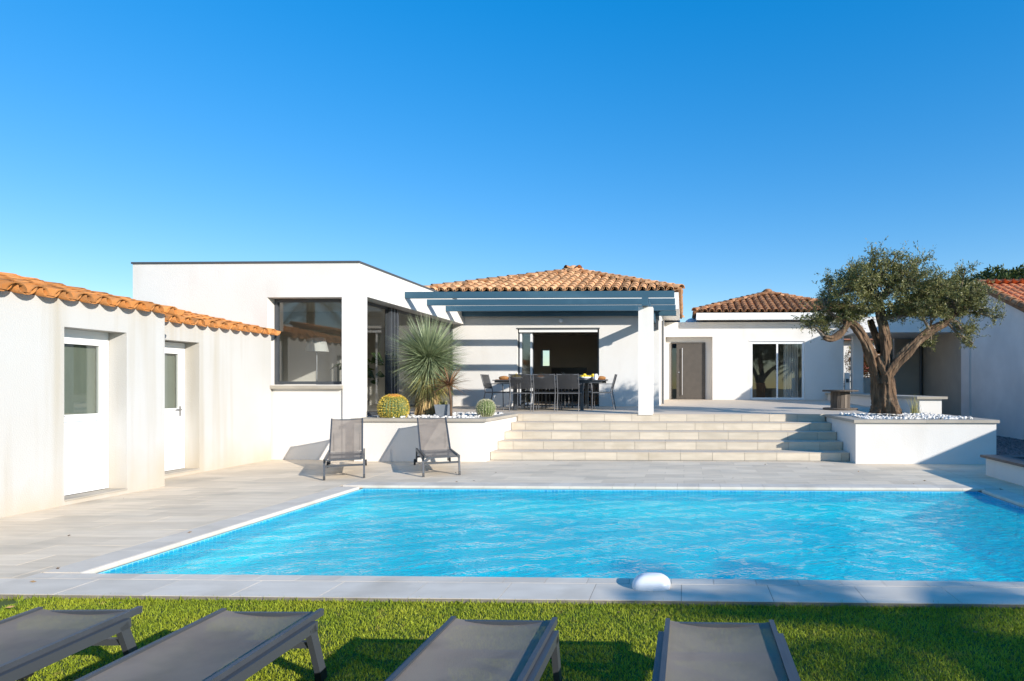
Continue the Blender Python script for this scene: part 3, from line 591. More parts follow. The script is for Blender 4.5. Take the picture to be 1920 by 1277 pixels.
# sliding door: two stacked leaves on the left, open on the right
f = MB(); zt = terr(HY)
f.box(DX0, HY + 0.08, zt, DX0 + 0.04, HY + 0.22, DT); f.box(DX1 - 0.05, HY + 0.08, zt, DX1, HY + 0.22, DT); f.box(DX0 + 0.04, HY + 0.08, DT - 0.05, DX1 - 0.05, HY + 0.22, DT); f.box(DX0 + 0.04, HY + 0.06, zt - 0.004, DX1 - 0.05, HY + 0.24, zt + 0.035)
f.build('door_frame', 'rail_metal', house)
f = MB(); f.box(DX0 - 0.02, HY - 0.012, DT - 0.001, DX1 + 0.02, HY + 0.0, DT + 0.03); f.build('shutter_box_trim', 'dark_zinc', house)
f = MB(); f.box(DX0 + 0.04, HY + 0.03, DT - 0.09, DX1 - 0.05, HY + 0.078, DT - 0.002); f.build('shutter_slat', 'white_paint', house)
for k in range(2):
    framed_window(house, 'sliding_leaf', 'y', HY + 0.10 + 0.06 * k, DX0 + 0.045 + 0.02 * k, DX0 + 0.40 + 0.02 * k, zt + 0.04, DT - 0.06, 0.055, 'white_paint' if k == 0 else 'rail_metal', [], 0.05)
framed_window(house, 'rear_window', 'y', 22.82, -5.345, -5.025, 2.155, 2.795, 0.03, 'white_paint', [])
q = MB(); q.tube([(-3.44, HY, 3.26), (-3.44, HY - 0.06, 3.26)], 0.05, 10); q.ball((-3.44, HY - 0.10, 3.25), 0.055, 10, 6); q.build('wall_spotlight', 'white_plastic', house)
q = MB(); q.box(-0.78, HY - 0.07, 3.00, -0.70, HY, 3.30); q.build('wall_lantern', 'anthracite', house)
q = MB(); q.tube([(HX1 + 0.05, 18.6, terr(18.6)), (HX1 + 0.05, 18.6, 3.42)], 0.035, 8); q.build('downpipe', 'dark_zinc', house)
t = thing('television_cabinet', 'black television cabinet in the dark room behind the open door', 'cabinet', (-4.5, 20, 0.85))
q = MB(); q.box(-5.0, 20.4, 0.86, -3.2, 20.9, 1.35); q.build('cabinet', 'furniture_black', t); q = MB(); q.box(-4.5, 20.6, 1.36, -3.3, 20.66, 2.05); q.build('screen', 'furniture_black', t)
t = thing('wooden_shelf', 'reddish wooden shelf unit low inside the open doorway', 'shelf', (-2.7, 18.3, 0.85))
for k in range(4):
    q = MB(); q.box(-3.0, 18.3, 0.86 + 0.24 * k, -2.1, 18.7, 0.89 + 0.24 * k); q.build('shelf_board', 'furniture_wood', t)
for xx in (-3.03, -2.1):
    q = MB(); q.box(xx, 18.3, 0.86, xx + 0.03, 18.7, 1.62); q.build('side_panel', 'furniture_wood', t)

# ------------------------------------------------------------------ guest wing with the entrance
GY = 22.0; GX1 = 5.75
guest = thing('guest_wing', 'white guest wing with brown entrance door and two-pane patio window under a hipped tile roof', 'house', (2.6, 22, 0.9))
zg = terr(GY)
w = MB(); holed_wall(w, 'y', GY, GY + 0.30, HX1 + 0.002, GX1, 0.5, 3.73, [(HX1 + 0.03, 1.05, 0.5, 3.20), (2.41, 4.35, zg, 3.03)]); w.build('front_wall', 'render_white', guest)
w = MB(); holed_wall(w, 'y', GY + 0.302, GY + 0.60, HX1 + 0.002, GX1, 0.5, 3.73, [(-0.46, 0.80, 0.5, 3.02), (2.3, 4.45, zg, 3.1)]); w.build('inner_wall', 'render_white', guest)
w = MB(); w.box(GX1 - 0.3, GY + 0.61, 0.5, GX1, 27.2, 3.73); w.box(HX1, 26.9, 0.5, GX1 - 0.3, 27.2, 3.73); w.box(HX1, 23.01, 0.5, HX1 + 0.2, 26.9, 3.73); w.build('outer_walls', 'render_white', guest)
w = MB(); w.box(HX1 + 0.2, GY + 0.61, 3.55, GX1 - 0.3, 26.9, 3.65); w.build('ceiling', 'interior_dark', guest)
w = MB(); w.box(HX1 + 0.2, GY + 0.46, 0.6, GX1 - 0.3, 26.9, zg - 0.002); w.build('interior_floor', 'interior_floor', guest)
w = MB(); w.box(1.3, GY + 0.61, zg, 1.4, 26.9, 3.55); w.build('partition', 'interior_dark', guest)
g0, g1, gf = 0.46, 6.30, 21.54
w = MB(); w.box(g0, gf, 3.77, g1, gf + 0.03, 4.01); w.box(g0, gf + 0.031, 3.80, g1, 27.6, 3.83); w.box(g0, gf + 0.031, 3.831, g0 + 0.03, 27.6, 3.98); w.build('eave_fascia', 'white_paint', guest)
hip_roof(guest, 'tile_brown', 0.39, 6.37, 21.50, 4.00, 0.355)
dz0, dz1 = terr(22.4), 3.01
f = MB(); f.box(-0.46, GY + 0.250, dz0, -0.42, GY + 0.301, dz1); f.box(0.76, GY + 0.250, dz0, 0.80, GY + 0.301, dz1); f.box(-0.42, GY + 0.250, dz1 - 0.04, 0.76, GY + 0.301, dz1); f.box(-0.25, GY + 0.260, dz0, -0.21, GY + 0.300, dz1 - 0.041); f.build('entrance_frame', 'door_taupe', guest)
f = MB(); f.box(-0.21, GY + 0.270, dz0 + 0.01, 0.758, GY + 0.320, dz1 - 0.042); dr = f.build('entrance_door', 'door_taupe', guest)
f = MB(); f.tube([(-0.04, GY + 0.210, dz0 + 0.16), (-0.04, GY + 0.210, dz1 - 0.20)], 0.018, 8); f.tube([(-0.04, GY + 0.210, dz0 + 0.4), (-0.04, GY + 0.270, dz0 + 0.4)], 0.012, 6); f.tube([(-0.04, GY + 0.210, dz1 - 0.5), (-0.04, GY + 0.270, dz1 - 0.5)], 0.012, 6); f.build('pull_bar', 'aluminium', dr)
f = MB(); f.lathe([(0.03, 0), (0.034, 0.012), (0.02, 0.02)], 12); lk = f.mesh('lock', 'aluminium'); put('lock', lk, dr, mw=Matrix.Translation((-0.17, GY + 0.270, 1.92)) @ Matrix.Rotation(R(90), 4, 'X'))
f = MB(); f.add([(-0.418, GY + 0.280, dz0), (-0.252, GY + 0.280, dz0), (-0.252, GY + 0.280, dz1 - 0.042), (-0.418, GY + 0.280, dz1 - 0.042)], [(0, 1, 2, 3)]); f.build('side_light', 'window_glass', guest)
framed_window(guest, 'patio_window', 'y', GY + 0.03, 2.415, 4.345, zg + 0.005, 3.02, 0.075, 'white_paint', [0.5])
f = MB(); f.box(2.37, GY - 0.015, 3.031, 4.39, GY - 0.001, 3.075); f.build('shutter_box_trim', 'white_plastic', guest)
f = MB(); f.box(1.7, GY + 1.2, zg, 3.1, GY + 1.9, zg + 0.62); f.build('bed', 'furniture_wood', guest)
cu = MB(); V = []; F = []
for i in range(13): xx = 3.70 + 0.045 * i; yy = GY + 0.62 + 0.03 * (i % 2); V += [(xx, yy, zg + 0.05), (xx, yy, 3.0)]
cu.add(V, [(2 * i, 2 * i + 2, 2 * i + 3, 2 * i + 1) for i in range(12)]); cu.build('curtain', 'lamp_shade', guest)
f = MB(); f.ball((0.32, 23.3, 3.72), 0.30, 16, 8); f.build('skylight_dome', 'white_plastic', guest)

# ------------------------------------------------------------------ covered passage on the right
pas = thing('covered_passage', 'flat-roofed white covered passage behind the olive tree', 'carport', (7.5, 21, 0.4))
f = MB(); f.box(5.76, 20.0, 3.17, 9.04, 20.25, 3.68); f.box(5.76, 20.251, 3.22, 9.04, 23.3, 3.60); f.build('roof_slab', 'render_white', pas)
f = MB(); f.box(6.05, 21.9, 0.0, 6.42, 22.2, 3.219); f.build('column', 'render_white', pas)
f = MB(); f.box(6.43, 23.3, 0.0, 8.0, 23.5, 1.75); f.build('low_wall', 'render_white', pas)
f = MB(); f.box(8.0, 23.302, 0.0, 9.04, 23.5, 3.22); f.build('back_wall', 'render_taupe', pas)
f = MB(); f.box(9.05, 20.0, 0.0, 9.25, 23.5, 3.60); f.build('side_wall', 'render_taupe', pas)
f = MB(); f.tube([(8.96, 23.22, 0.0), (8.96, 23.22, 3.2)], 0.05, 10); f.build('downpipe', 'dark_zinc', pas)
f = MB(); f.box(5.80, 22.02, 0.6, 5.98, 22.12, 1.9); f.build('gate_post', 'render_white', pas)
f = MB(); f.box(5.84, 21.99, 1.55, 5.93, 22.019, 1.68); f.build('letter_box', 'anthracite', pas)
# neighbour
nbh = thing('neighbour_house', 'grey rendered neighbouring gable house with red tile roof at the right edge', 'house', (10, 18, 0))
NA = (18.5, 4.30); ns = 0.405
f = MB(); yb = 19.98; yf = 13.2
poly = [(yf, -0.04), (yb, -0.04), (yb, NA[1] - ns * (yb - NA[0])), NA, (yf, NA[1] - ns * (NA[0] - yf))]; f.prism(poly, 'x', 9.05, 9.35); f.build('gable_wall', 'render_grey', nbh)
f = MB(); f.box(9.35, yf, -0.04, 16, yf + 0.3, NA[1] - ns * (NA[0] - yf)); f.box(16, yf, -0.04, 16.3, yb, 2.2); f.box(9.35, yb - 0.3, -0.04, 16, yb, 3.6); f.build('house_walls', 'render_grey', nbh)
f = MB(); f.box(8.985, 19.4, -0.03, 9.048, 19.95, 3.6); f.build('pilaster', 'render_grey', nbh)
x0, x1 = 8.86, 16.6
f = MB(); yfe, ybe = yf - 0.35, yb + 0.02; zf, zb = NA[1] - ns * (NA[0] - yfe), NA[1] - ns * (ybe - NA[0])
f.prism([(yfe, zf + .005), (NA[0], NA[1] + .005), (ybe, zb + .005), (ybe, zb + .09), (NA[0], NA[1] + .09), (yfe, zf + .09)], 'x', x0, x1); rf = f.build('roof', 'tile_under', nbh)
k = math.sqrt(1 + ns * ns); sl = (NA[0] - yfe) * k
tile_slope(rf, 'tile_red', slope_frame((x0 + 0.05, yfe, zf + 0.09), (1, 0, 0), (0, 1, ns)), x1 - x0 - 0.1, lambda q: sl, keep=lambda x, y: x < 3.2)
tile_slope(rf, 'tile_red', slope_frame((x1 - 0.05, ybe, zb + 0.09), (-1, 0, 0), (0, -1, ns)), x1 - x0 - 0.1, lambda q: (ybe - NA[0]) * k, keep=lambda x, y: False)
ridge_line(rf, 'tile_red', (x0 - 0.05, NA[0], NA[1] + 0.12), (x1, NA[0], NA[1] + 0.12))
ridge_line(rf, 'tile_brown', (x0 + 0.02, yfe, zf + 0.06), (x0 + 0.02, NA[0], NA[1] + 0.06)); ridge_line(rf, 'tile_brown', (x0 + 0.02, ybe, zb + 0.06), (x0 + 0.02, NA[0], NA[1] + 0.06))
bw = MB(); bw.box(9.05, -7, -0.04, 9.25, 13.19, 2.10); b = bw.build('boundary_wall', 'render_grey', label='long grey boundary wall running forward from the neighbouring house', category='wall')

# ------------------------------------------------------------------ pergola
per = thing('pergola', 'blue-painted timber pergola on a white pillar over the dining terrace', 'pergola', (-3.2, 15, 0.8))
for k in range(4):
    yy = 13.40 + 1.165 * k; f = MB(); f.bar((BX1 + 0.005, yy, 3.44), (-0.20, yy, 3.44), 0.075, 0.142); f.build('beam', 'pergola_blue', per)
f = MB(); f.bar((-0.84, 13.22, 3.265), (-0.84, HY - 0.01, 3.265), 0.13, 0.20); f.build('girder', 'pergola_blue', per)
f = MB(); f.box(-0.995, 13.40, TZ - 0.02, -0.675, 13.72, 3.163); f.build('pillar', 'render_white', per)
# ------------------------------------------------------------------ terrace, steps
ter = MB(); y0, y1 = 13.462, 24.0
ter.hexa([(-6.58, y0, 0.0), (5.15, y0, 0.0), (-6.58, y1, 0.0), (5.15, y1, 0.0), (-6.58, y0, TZ), (5.15, y0, TZ), (-6.58, y1, terr(y1)), (5.15, y1, terr(y1))])
ter.build('terrace', 'terrace_tile', kind='structure')
st = thing('garden_steps', 'wide flight of five beige tiled steps up to the terrace', 'steps', (-0.3, 12.4, 0))
SX0, SX1, SY, RI, TR = -3.69, 3.12, 11.54, 0.159, 0.470
for k in range(5):
    yy = SY + TR * k; f = MB(); f.box(SX0, yy + 0.012, 0.0 if k == 0 else RI * k - 0.02, SX1, yy + TR + 0.012 if k < 4 else 13.461, RI * (k + 1) - 0.012); f.build('step_core', 'mortar', st)
    x = SX0 - (0.303 if k % 2 else 0.12 * k)
    while x < SX1:
        a, c = max(x, SX0), min(x + 0.606, SX1)
        if c - a > 0.05:
            f = MB(); f.box(a + 0.003, yy, RI * k + 0.002, c - 0.003, yy + 0.012, RI * (k + 1) - 0.0125); f.build('riser_tile', 'step_tile', st)
            f = MB(); f.box(a + 0.0015, yy - 0.008, RI * (k + 1) - 0.012, c - 0.0015, yy + TR + 0.011 if k < 4 else 13.46, RI * (k + 1) + (0.004 if k == 4 else 0)); f.build('tread_tile', 'terrace_tile', st)
        x += 0.606
dg = MB()
for i in range(110): dg.box(SX0 + 0.1 + 0.06 * i, SY - 0.045, -0.004, SX0 + 0.135 + 0.06 * i, SY - 0.02, 0.0025)
dg.build('drain_grating', 'dark_zinc', st)

# ------------------------------------------------------------------ planters
def planter(name, label, x0, x1, y0, y1, ztop, fill, dark=False):
    t = thing(name, label, 'planter', ((x0 + x1) / 2, y0, 0)); th = 0.2
    w = MB(); w.box(x0, y0, -0.03, x1, y0 + th, ztop - 0.055); w.build('front_wall', 'render_white', t)
    for xa in (x0, x1 - th):
        w = MB(); w.box(xa, y0 + th, -0.03, xa + th, y1, ztop - 0.055); w.build('side_wall', 'render_white', t)
    segs = int((x1 - x0) / 0.85); cw = (x1 - x0 + 0.08) / segs
    for i in range(segs):
        w = MB(); w.box(x0 - 0.04 + cw * i + 0.001, y0 - 0.045, ztop - 0.055, x0 - 0.04 + cw * (i + 1) - 0.001, y0 + 0.26, ztop); w.build('coping_slab', 'cap_stone', t)
    for xa, xb in ((x0 - 0.04, x0 + 0.26), (x1 - 0.26, x1 + 0.04)):
        w = MB(); w.box(xa, y0 + 0.261, ztop - 0.055, xb, y1, ztop); w.build('coping_slab', 'cap_stone', t)
    w = MB(); w.box(x0 + th, y0 + th, 0.3, x1 - th, y1, ztop - 0.075); w.build('soil', 'soil', t)
    n = fill; P = np.stack([rng.uniform(x0 + 0.27, x1 - 0.27, n), rng.uniform(y0 + 0.27, y1 - 0.05, n), rng.uniform(ztop - 0.06, ztop + 0.02, n)], 1)
    put('pebbles', stones('pebbles', P, rng.uniform(0.022, 0.048, n), 'pebble'), t, kind='stuff'); return t
planter('yucca_planter', 'white rendered planter with the yucca and barrel cacti left of the steps', -6.18, -3.70, 11.25, 13.40, 0.805, 1500)
planter('olive_planter', 'white rendered planter of white pebbles holding the olive tree right of the steps', 3.13, 5.65, 11.15, 13.40, 0.80, 1500)
w = thing('bench_wall', 'long low white wall with stone cap along the right of the terrace', 'wall', (5.4, 17, 0.8))
f = MB(); f.box(5.16, 13.45, 0.0, 5.64, 21.95, 1.13); f.build('wall_body', 'render_white', w)
for i in range(10):
    f = MB(); f.box(5.08, 13.38 + 0.857 * i, 1.13, 5.74, 13.379 + 0.857 * (i + 1), 1.185); f.build('coping_slab', 'cap_stone', w)
w = thing('slate_capped_box', 'low white rendered basin with dark slate coping at the right of the pool', 'basin', (5.6, 8.5, 0))
f = MB(); holed_wall(f, 'z', -0.03, 0.28, 4.79, 7.2, 6.6, 9.78, [(5.0, 7.0, 6.8, 9.58)]); f.build('basin_wall', 'render_white', w)
for (a, b_, c_, d_) in ((4.73, 5.05, 6.54, 9.84), (6.95, 7.26, 6.54, 9.84), (5.051, 6.949, 9.53, 9.84), (5.051, 6.949, 6.54, 6.85)):
    f = MB(); f.box(a, b_ if False else c_, 0.28, b_, d_, 0.318); f.build('slate_coping', 'slate', w)
f = MB(); f.box(5.0, 6.8, 0.0, 7.0, 9.58, 0.20); f.build('cover_panel', 'white_plastic', w)

# ------------------------------------------------------------------ furniture
def make_lounger(name, label, back_angle, group):
    """foot end at the origin, running up +Y, 1.9 m long"""
    t = thing(name, label, 'sun lounger', (0, 0, 0), group); SW, Z = 0.234, 0.32; HG = 1.0; a = R(back_angle)
    def sling(nm, p0, d, ln, sag):
        V = []; F = []; nx_, ny_ = 10, 12; up = Vector((0, 0, 1)).cross(Vector((1, 0, 0))); nrm = Vector((1, 0, 0)).cross(d)
        for j in range(ny_ + 1):
            for i in range(nx_ + 1):
                u = -1 + 2 * i / nx_; s_ = j / ny_; p = Vector(p0) + d * ln * s_ + Vector((SW * u, 0, 0)) - nrm * sag * (1 - u * u) * (1 if nm == 'backrest' else 0.5 + 0.5 * math.cos(s_ * 2.2))
                V.append(p)
        for j in range(ny_):
            for i in range(nx_): k0 = j * (nx_ + 1) + i; F.append((k0, k0 + 1, k0 + nx_ + 2, k0 + nx_ + 1))
        mb = MB(); mb.add(V, F, True); o = mb.build(nm, 'sling', t, local=True)
        for sgn in (-1, 1):
            e = MB(); e.bar(Vector(p0) + Vector((sgn * (SW + 0.008), 0, -0.006)), Vector(p0) + d * ln + Vector((sgn * (SW + 0.008), 0, -0.006)), 0.022, 0.032, nrm); e.build('sling_rail', 'anthracite', o, local=True)
        e = MB()
        q = Vector(p0) + d * ln if nm == 'backrest' else Vector(p0)
        e.bar(q + Vector((-SW, 0, -0.02)), q + Vector((SW, 0, -0.02)), 0.02, 0.02); e.build('end_bar', 'anthracite', o, local=True)
    dseat = Vector((0, 1, 0)); sling('seat', (0, -0.08, Z), dseat, HG + 0.08, 0.028)
    dback = Vector((0, math.cos(a), math.sin(a))); sling('backrest', (0, HG + 0.02, Z + 0.004), dback, 0.87, 0.02)
    for sgn in (-1, 1):
        xr = sgn * (SW + 0.034)
        e = MB(); e.bar((xr, 0.02, Z - 0.035), (xr, 1.58, Z - 0.035), 0.028, 0.044); e.build('side_rail', 'rail_metal', t, local=True)
        e = MB(); e.bar((xr, 0.06, Z - 0.03), (xr, -0.03, 0.03), 0.028, 0.046, (0, 1, 0.3)); lg = e.build('leg', 'rail_metal', t, local=True)
        e = MB(); e.bar((xr, -0.022, 0.055), (xr, -0.033, 0.0), 0.031, 0.050, (0, 1, 0.3)); e.build('foot_cap', 'black_plastic', lg, local=True)
        e = MB(); e.bar((xr, 1.50, Z - 0.03), (xr, 1.57, 0.06), 0.028, 0.05, (0, 1, 0.3)); lg = e.build('leg', 'rail_metal', t, local=True)
        e = MB(); e.lathe([(0.02, -0.014), (0.05, -0.014), (0.055, -0.008), (0.055, 0.008), (0.05, 0.014), (0.02, 0.014)], 18); me = e.mesh('wheel', 'black_plastic')
        put('wheel', me, t, local=True, mw=Matrix.Translation((xr + sgn * 0.03, 1.57, 0.056)) @ Matrix.Rotation(R(90), 4, 'Y'))
    for yy, zz in ((0.03, 0.20), (1.0, Z - 0.05), (1.54, 0.15)):
        e = MB(); e.bar((-SW - 0.03, yy, zz), (SW + 0.03, yy, zz), 0.025, 0.03); e.build('crossbar', 'rail_metal', t, local=True)
    if back_angle > 1:
        for sgn in (-1, 1):
            e = MB(); e.bar((sgn * 0.2, HG + 0.02 + 0.5 * math.cos(a), Z + 0.5 * math.sin(a) - 0.02), (sgn * 0.2, 1.45, Z - 0.03), 0.016, 0.016); e.build('back_strut', 'rail_metal', t, local=True)
    return t
flat = make_lounger('sun_lounger', 'x', 0, 'grey sun loungers lying flat on the turf'); LG = [flat] + [copy_tree(flat) for _ in range(3)]
FL = [(-2.94, 2.86, 3.0, 'flat grey sun lounger on the turf, leftmost in the front row'), (-2.02, 2.86, 1.0, 'flat grey sun lounger on the turf, second from the left'),
      (-0.85, 2.785, 0.0, 'flat grey sun lounger on the turf, third from the left'), (0.168, 2.785, -0.6, 'flat grey sun lounger on the turf, rightmost in the front row')]
for o, (x, y, a, lab) in zip(LG, FL): o.location = (x, y, -0.018); o.rotation_euler = (0, 0, R(180 + a)); o['label'] = lab
up = make_lounger('sun_lounger', 'x', 36, 'grey sun loungers with raised backs by the planter wall'); up2 = copy_tree(up)
for o, (x, y, a), lab in ((up, (-5.155, 9.11, 28.0), 'grey sling sun lounger with raised back in front of the wall below the square window'), (up2, (-3.81, 9.48, 27.5), 'grey sling sun lounger with raised back in front of the yucca planter')):
    o.location = (x, y, 0); o.rotation_euler = (0, 0, R(a)); o['label'] = lab

def make_chair():
    t = thing('dining_chair', 'x', 'chair', (0, 0, 0), 'dining chairs around the terrace table'); W = 0.255
    e = MB(); e.box(-W + 0.02, -0.20, 0.435, W - 0.02, 0.24, 0.447); e.build('seat', 'sling_dark', t, local=True)
    V = []; F = []
    for j in range(5):
        for i in range(7):
            u = -1 + i / 3; s_ = j / 4; V.append((u * (W - 0.02), -0.235 - 0.09 * s_ - 0.02 * (1 - u * u), 0.53 + 0.35 * s_))
    F = [(j * 7 + i, j * 7 + i + 1, j * 7 + i + 8, j * 7 + i + 7) for j in range(4) for i in range(6)]
    e = MB(); e.add(V, F, True); e.build('backrest', 'sling_dark', t, local=True)
    for s_ in (-1, 1):
        e = MB(); e.tube([(s_ * W, -0.30, 0.0), (s_ * W, -0.215, 0.44), (s_ * W, -0.235, 0.55), (s_ * W, -0.33, 0.89)], 0.0125, 7); e.build('leg', 'chair_metal', t, local=True)
        e = MB(); e.tube([(s_ * W, 0.25, 0.0), (s_ * W, 0.235, 0.64)], 0.0125, 7); e.build('leg', 'chair_metal', t, local=True)
        e = MB(); e.bar((s_ * W, -0.26, 0.645), (s_ * W, 0.25, 0.655), 0.035, 0.016); e.build('armrest', 'chair_metal', t, local=True)
        e = MB(); e.bar((s_ * W, -0.22, 0.43), (s_ * W, 0.24, 0.43), 0.02, 0.025); e.build('seat_rail', 'chair_metal', t, local=True)
    for yy, zz in ((-0.215, 0.43), (0.24, 0.43), (-0.325, 0.875)):
        e = MB(); e.bar((-W, yy, zz), (W, yy, zz), 0.02, 0.022); e.build('crossbar', 'chair_metal', t, local=True)
    return t
ch0 = make_chair(); TX, TY = -3.33, 15.30
CH = [(-3.89, TY - 0.62, 0, 'black sling dining chair, left of the three with backs to the pool'), (-3.32, TY - 0.62, 0, 'black sling dining chair, middle of the three with backs to the pool'), (-2.75, TY - 0.62, 0, 'black sling dining chair, right of the three with backs to the pool'),
      (-3.93, TY + 0.66, 180, 'black sling dining chair on the house side of the table, left'), (-3.33, TY + 0.66, 180, 'black sling dining chair on the house side of the table, middle'), (-2.72, TY + 0.66, 180, 'black sling dining chair on the house side of the table, right'),
      (-4.72, TY, -93, 'black sling armchair at the left end of the dining table'), (-2.02, TY - 0.05, 92, 'black sling armchair at the right end of the dining table')]
for i, (x, y, a, lab) in enumerate(CH):
    o = ch0 if i == 0 else copy_tree(ch0); o.location = (x, y, terr(y)); o.rotation_euler = (0, 0, R(a)); o['label'] = lab
t = thing('dining_table', 'long dark metal dining table on the terrace under the pergola', 'table', (TX, TY, terr(TY))); z = terr(TY)
for k in range(9):
    f = MB(); f.box(TX - 1.37 + 0.3045 * k, TY - 0.47, z + 0.725, TX - 1.37 + 0.3045 * (k + 1) - 0.004, TY + 0.47, z + 0.745); f.build('table_slat', 'anthracite', t)
f = MB(); f.box(TX - 1.33, TY - 0.42, z + 0.67, TX + 1.33, TY - 0.39, z + 0.724); f.box(TX - 1.33, TY + 0.39, z + 0.67, TX + 1.33, TY + 0.42, z + 0.724); f.build('apron', 'anthracite', t)
for sx in (-1, 1):
    for sy in (-1, 1):
        f = MB(); xx, yy = TX + sx * 0.83, TY + sy * 0.37; f.box(xx - 0.04, yy - 0.04, terr(yy), xx + 0.04, yy + 0.04, z + 0.724); f.build('leg', 'anthracite', t)
zt = z + 0.746
def on_table(name, label, cat, x, y, build, group=None):
    tt = thing(name, label, cat, (x, y, zt), group); build(tt, x, y); return tt
def carafe(tt, x, y):
    q = MB(); q.lathe([(0.045, 0.0), (0.05, 0.1), (0.03, 0.16), (0.035, 0.2)], 16, (x, y, zt)); q.build('glass_body', 'drink_glass', tt)
    q = MB(); q.lathe([(0.040, 0.004), (0.045, 0.1), (0.035, 0.13)], 16, (x, y, zt)); q.build('juice', 'juice', tt)
def bowl(fruit, n):
    def fn(tt, x, y):
        q = MB(); q.lathe([(0.05, 0.0), (0.15, 0.05), (0.17, 0.075), (0.145, 0.055)], 20, (x, y, zt)); q.build('bowl', 'white_plastic', tt)
        for k in range(n):
            a = 2 * math.pi * k / max(n - 1, 1); r = 0.08 if k < n - 1 else 0
            q = MB(); q.ball((x + r * math.cos(a), y + r * math.sin(a), zt + 0.075 + (0.045 if k == n - 1 else 0)), 0.042, 10, 7, (1.15, 1, 1)); q.build('fruit', fruit, tt)
    return fn
def glass(tt, x, y):
    q = MB(); q.lathe([(0.028, 0.0), (0.036, 0.11), (0.034, 0.11), (0.026, 0.006)], 14, (x, y, zt)); q.build('tumbler', 'drink_glass', tt)
def loaf(tt, x, y):
    q = MB(); q.ball((x, y, zt + 0.05), 0.09, 12, 7, (1.5, 0.8, 0.6)); q.build('loaf', 'bread', tt)
    q = MB(); q.box(x - 0.18, y - 0.11, zt, x + 0.18, y + 0.11, zt + 0.014); q.build('board', 'furniture_wood', tt)
on_table('bread_board', 'brown loaf on a board at the left end of the dining table', 'bread', -4.52, TY - 0.1, loaf)
on_table('fruit_bowl', 'white bowl of yellow lemons at the left end of the dining table', 'bowl', -4.22, TY - 0.05, bowl('fruit_yellow', 6))
on_table('fruit_bowl', 'white bowl piled with oranges between the middle dining chairs', 'bowl', -3.60, TY, bowl('fruit_orange', 7))
on_table('juice_carafe', 'glass carafe of orange juice, left one on the dining table', 'carafe', -3.62, TY + 0.25, carafe, 'juice carafes on the table')
on_table('juice_carafe', 'glass carafe of orange juice, right one on the dining table', 'carafe', -3.03, TY - 0.05, carafe, 'juice carafes on the table')
on_table('fruit_bowl', 'long row bowl of yellow fruit right of the dining chairs', 'bowl', -2.48, TY - 0.1, bowl('fruit_yellow', 7))
on_table('fruit_bowl', 'white bowl of yellow fruit beside the milk jug', 'bowl', -2.30, TY + 0.12, bowl('fruit_yellow', 6))
def jug(tt, x, y):
    q = MB(); q.lathe([(0.045, 0), (0.055, 0.06), (0.04, 0.13), (0.045, 0.15)], 16, (x, y, zt)); q.build('jug_body', 'white_plastic', tt)
    q = MB(); q.tube([(x + 0.04, y, zt + 0.13), (x + 0.085, y, zt + 0.1), (x + 0.05, y, zt + 0.05)], 0.007, 6); q.build('handle', 'white_plastic', tt)
on_table('milk_jug', 'small white jug near the right end of the dining table', 'jug', -2.19, TY - 0.15, jug)
on_table('bread_board', 'brown bread on a board at the right end of the dining table', 'bread', -2.10, TY + 0.1, loaf)
for i, (x, y) in enumerate(((-3.85, TY - 0.3), (-3.35, TY - 0.32), (-2.85, TY - 0.3), (-3.9, TY + 0.3), (-3.3, TY + 0.3), (-2.75, TY + 0.3))):
    on_table('drinking_glass', 'clear drinking glass on the dining table, ' + ['pool side, left', 'pool side, middle', 'pool side, right', 'house side, left', 'house side, middle', 'house side, right'][i], 'glass', x, y, glass, 'drinking glasses on the dining table')
# cable-drum table
SPX, SPY = 3.94, 15.4; z = terr(SPY)
t = thing('cable_drum_table', 'weathered wooden cable drum used as a table beside the olive planter', 'table', (SPX, SPY, z))
q = MB(); q.lathe([(0.42, 0.0), (0.43, 0.01), (0.43, 0.035), (0.42, 0.045)], 32, (SPX, SPY, z)); q.build('bottom_disc', 'spool_wood', t)
q = MB(); q.lathe([(0.42, 0.45), (0.44, 0.455), (0.44, 0.485), (0.43, 0.495)], 32, (SPX, SPY, z)); q.build('top_disc', 'spool_wood', t)
for k in range(16):
    a = 2 * math.pi * k / 16; q = MB(); c, s_ = math.cos(a), math.sin(a); r = 0.225
    q.bar((SPX + r * c, SPY + r * s_, z + 0.045), (SPX + r * c, SPY + r * s_, z + 0.45), 0.084, 0.02, (c, s_, 0)); q.build('stave', 'spool_wood', t)
# pool alarm
t = thing('pool_alarm', 'white rounded pool alarm unit sitting on the near edge of the pool', 'pool alarm', (-0.225, 4.28, 0))
V = []; F = []; nu, nv = 20, 8
for j in range(nv + 1):
    for i in range(nu):
        a = 2 * math.pi * i / nu; h = j / nv; ex = 0.55; sx = math.copysign(abs(math.cos(a)) ** ex, math.cos(a)); sy = math.copysign(abs(math.sin(a)) ** ex, math.sin(a))
        r = (1.0, 1.02, 1.0, 0.95, 0.86, 0.74, 0.58, 0.38, 0.0)[j]; zz = (0.0, 0.010, 0.032, 0.044, 0.058, 0.070, 0.081, 0.088, 0.090)[j]
        V.append((-0.225 + 0.132 * sx * r, 4.265 + 0.09 * sy * r, zz))
for j in range(nv):
    for i in range(nu): F.append((j * nu + i, j * nu + (i + 1) % nu, (j + 1) * nu + (i + 1) % nu, (j + 1) * nu + i))
q = MB(); q.add(V, F, True); q.build('casing', 'white_plastic', t)
q = MB(); q.add([(-0.25, 4.212, 0.0745), (-0.205, 4.212, 0.0745), (-0.205, 4.236, 0.0862), (-0.25, 4.236, 0.0862)], [(0, 1, 2, 3)]); q.build('label_plate', 'label_grey', t)

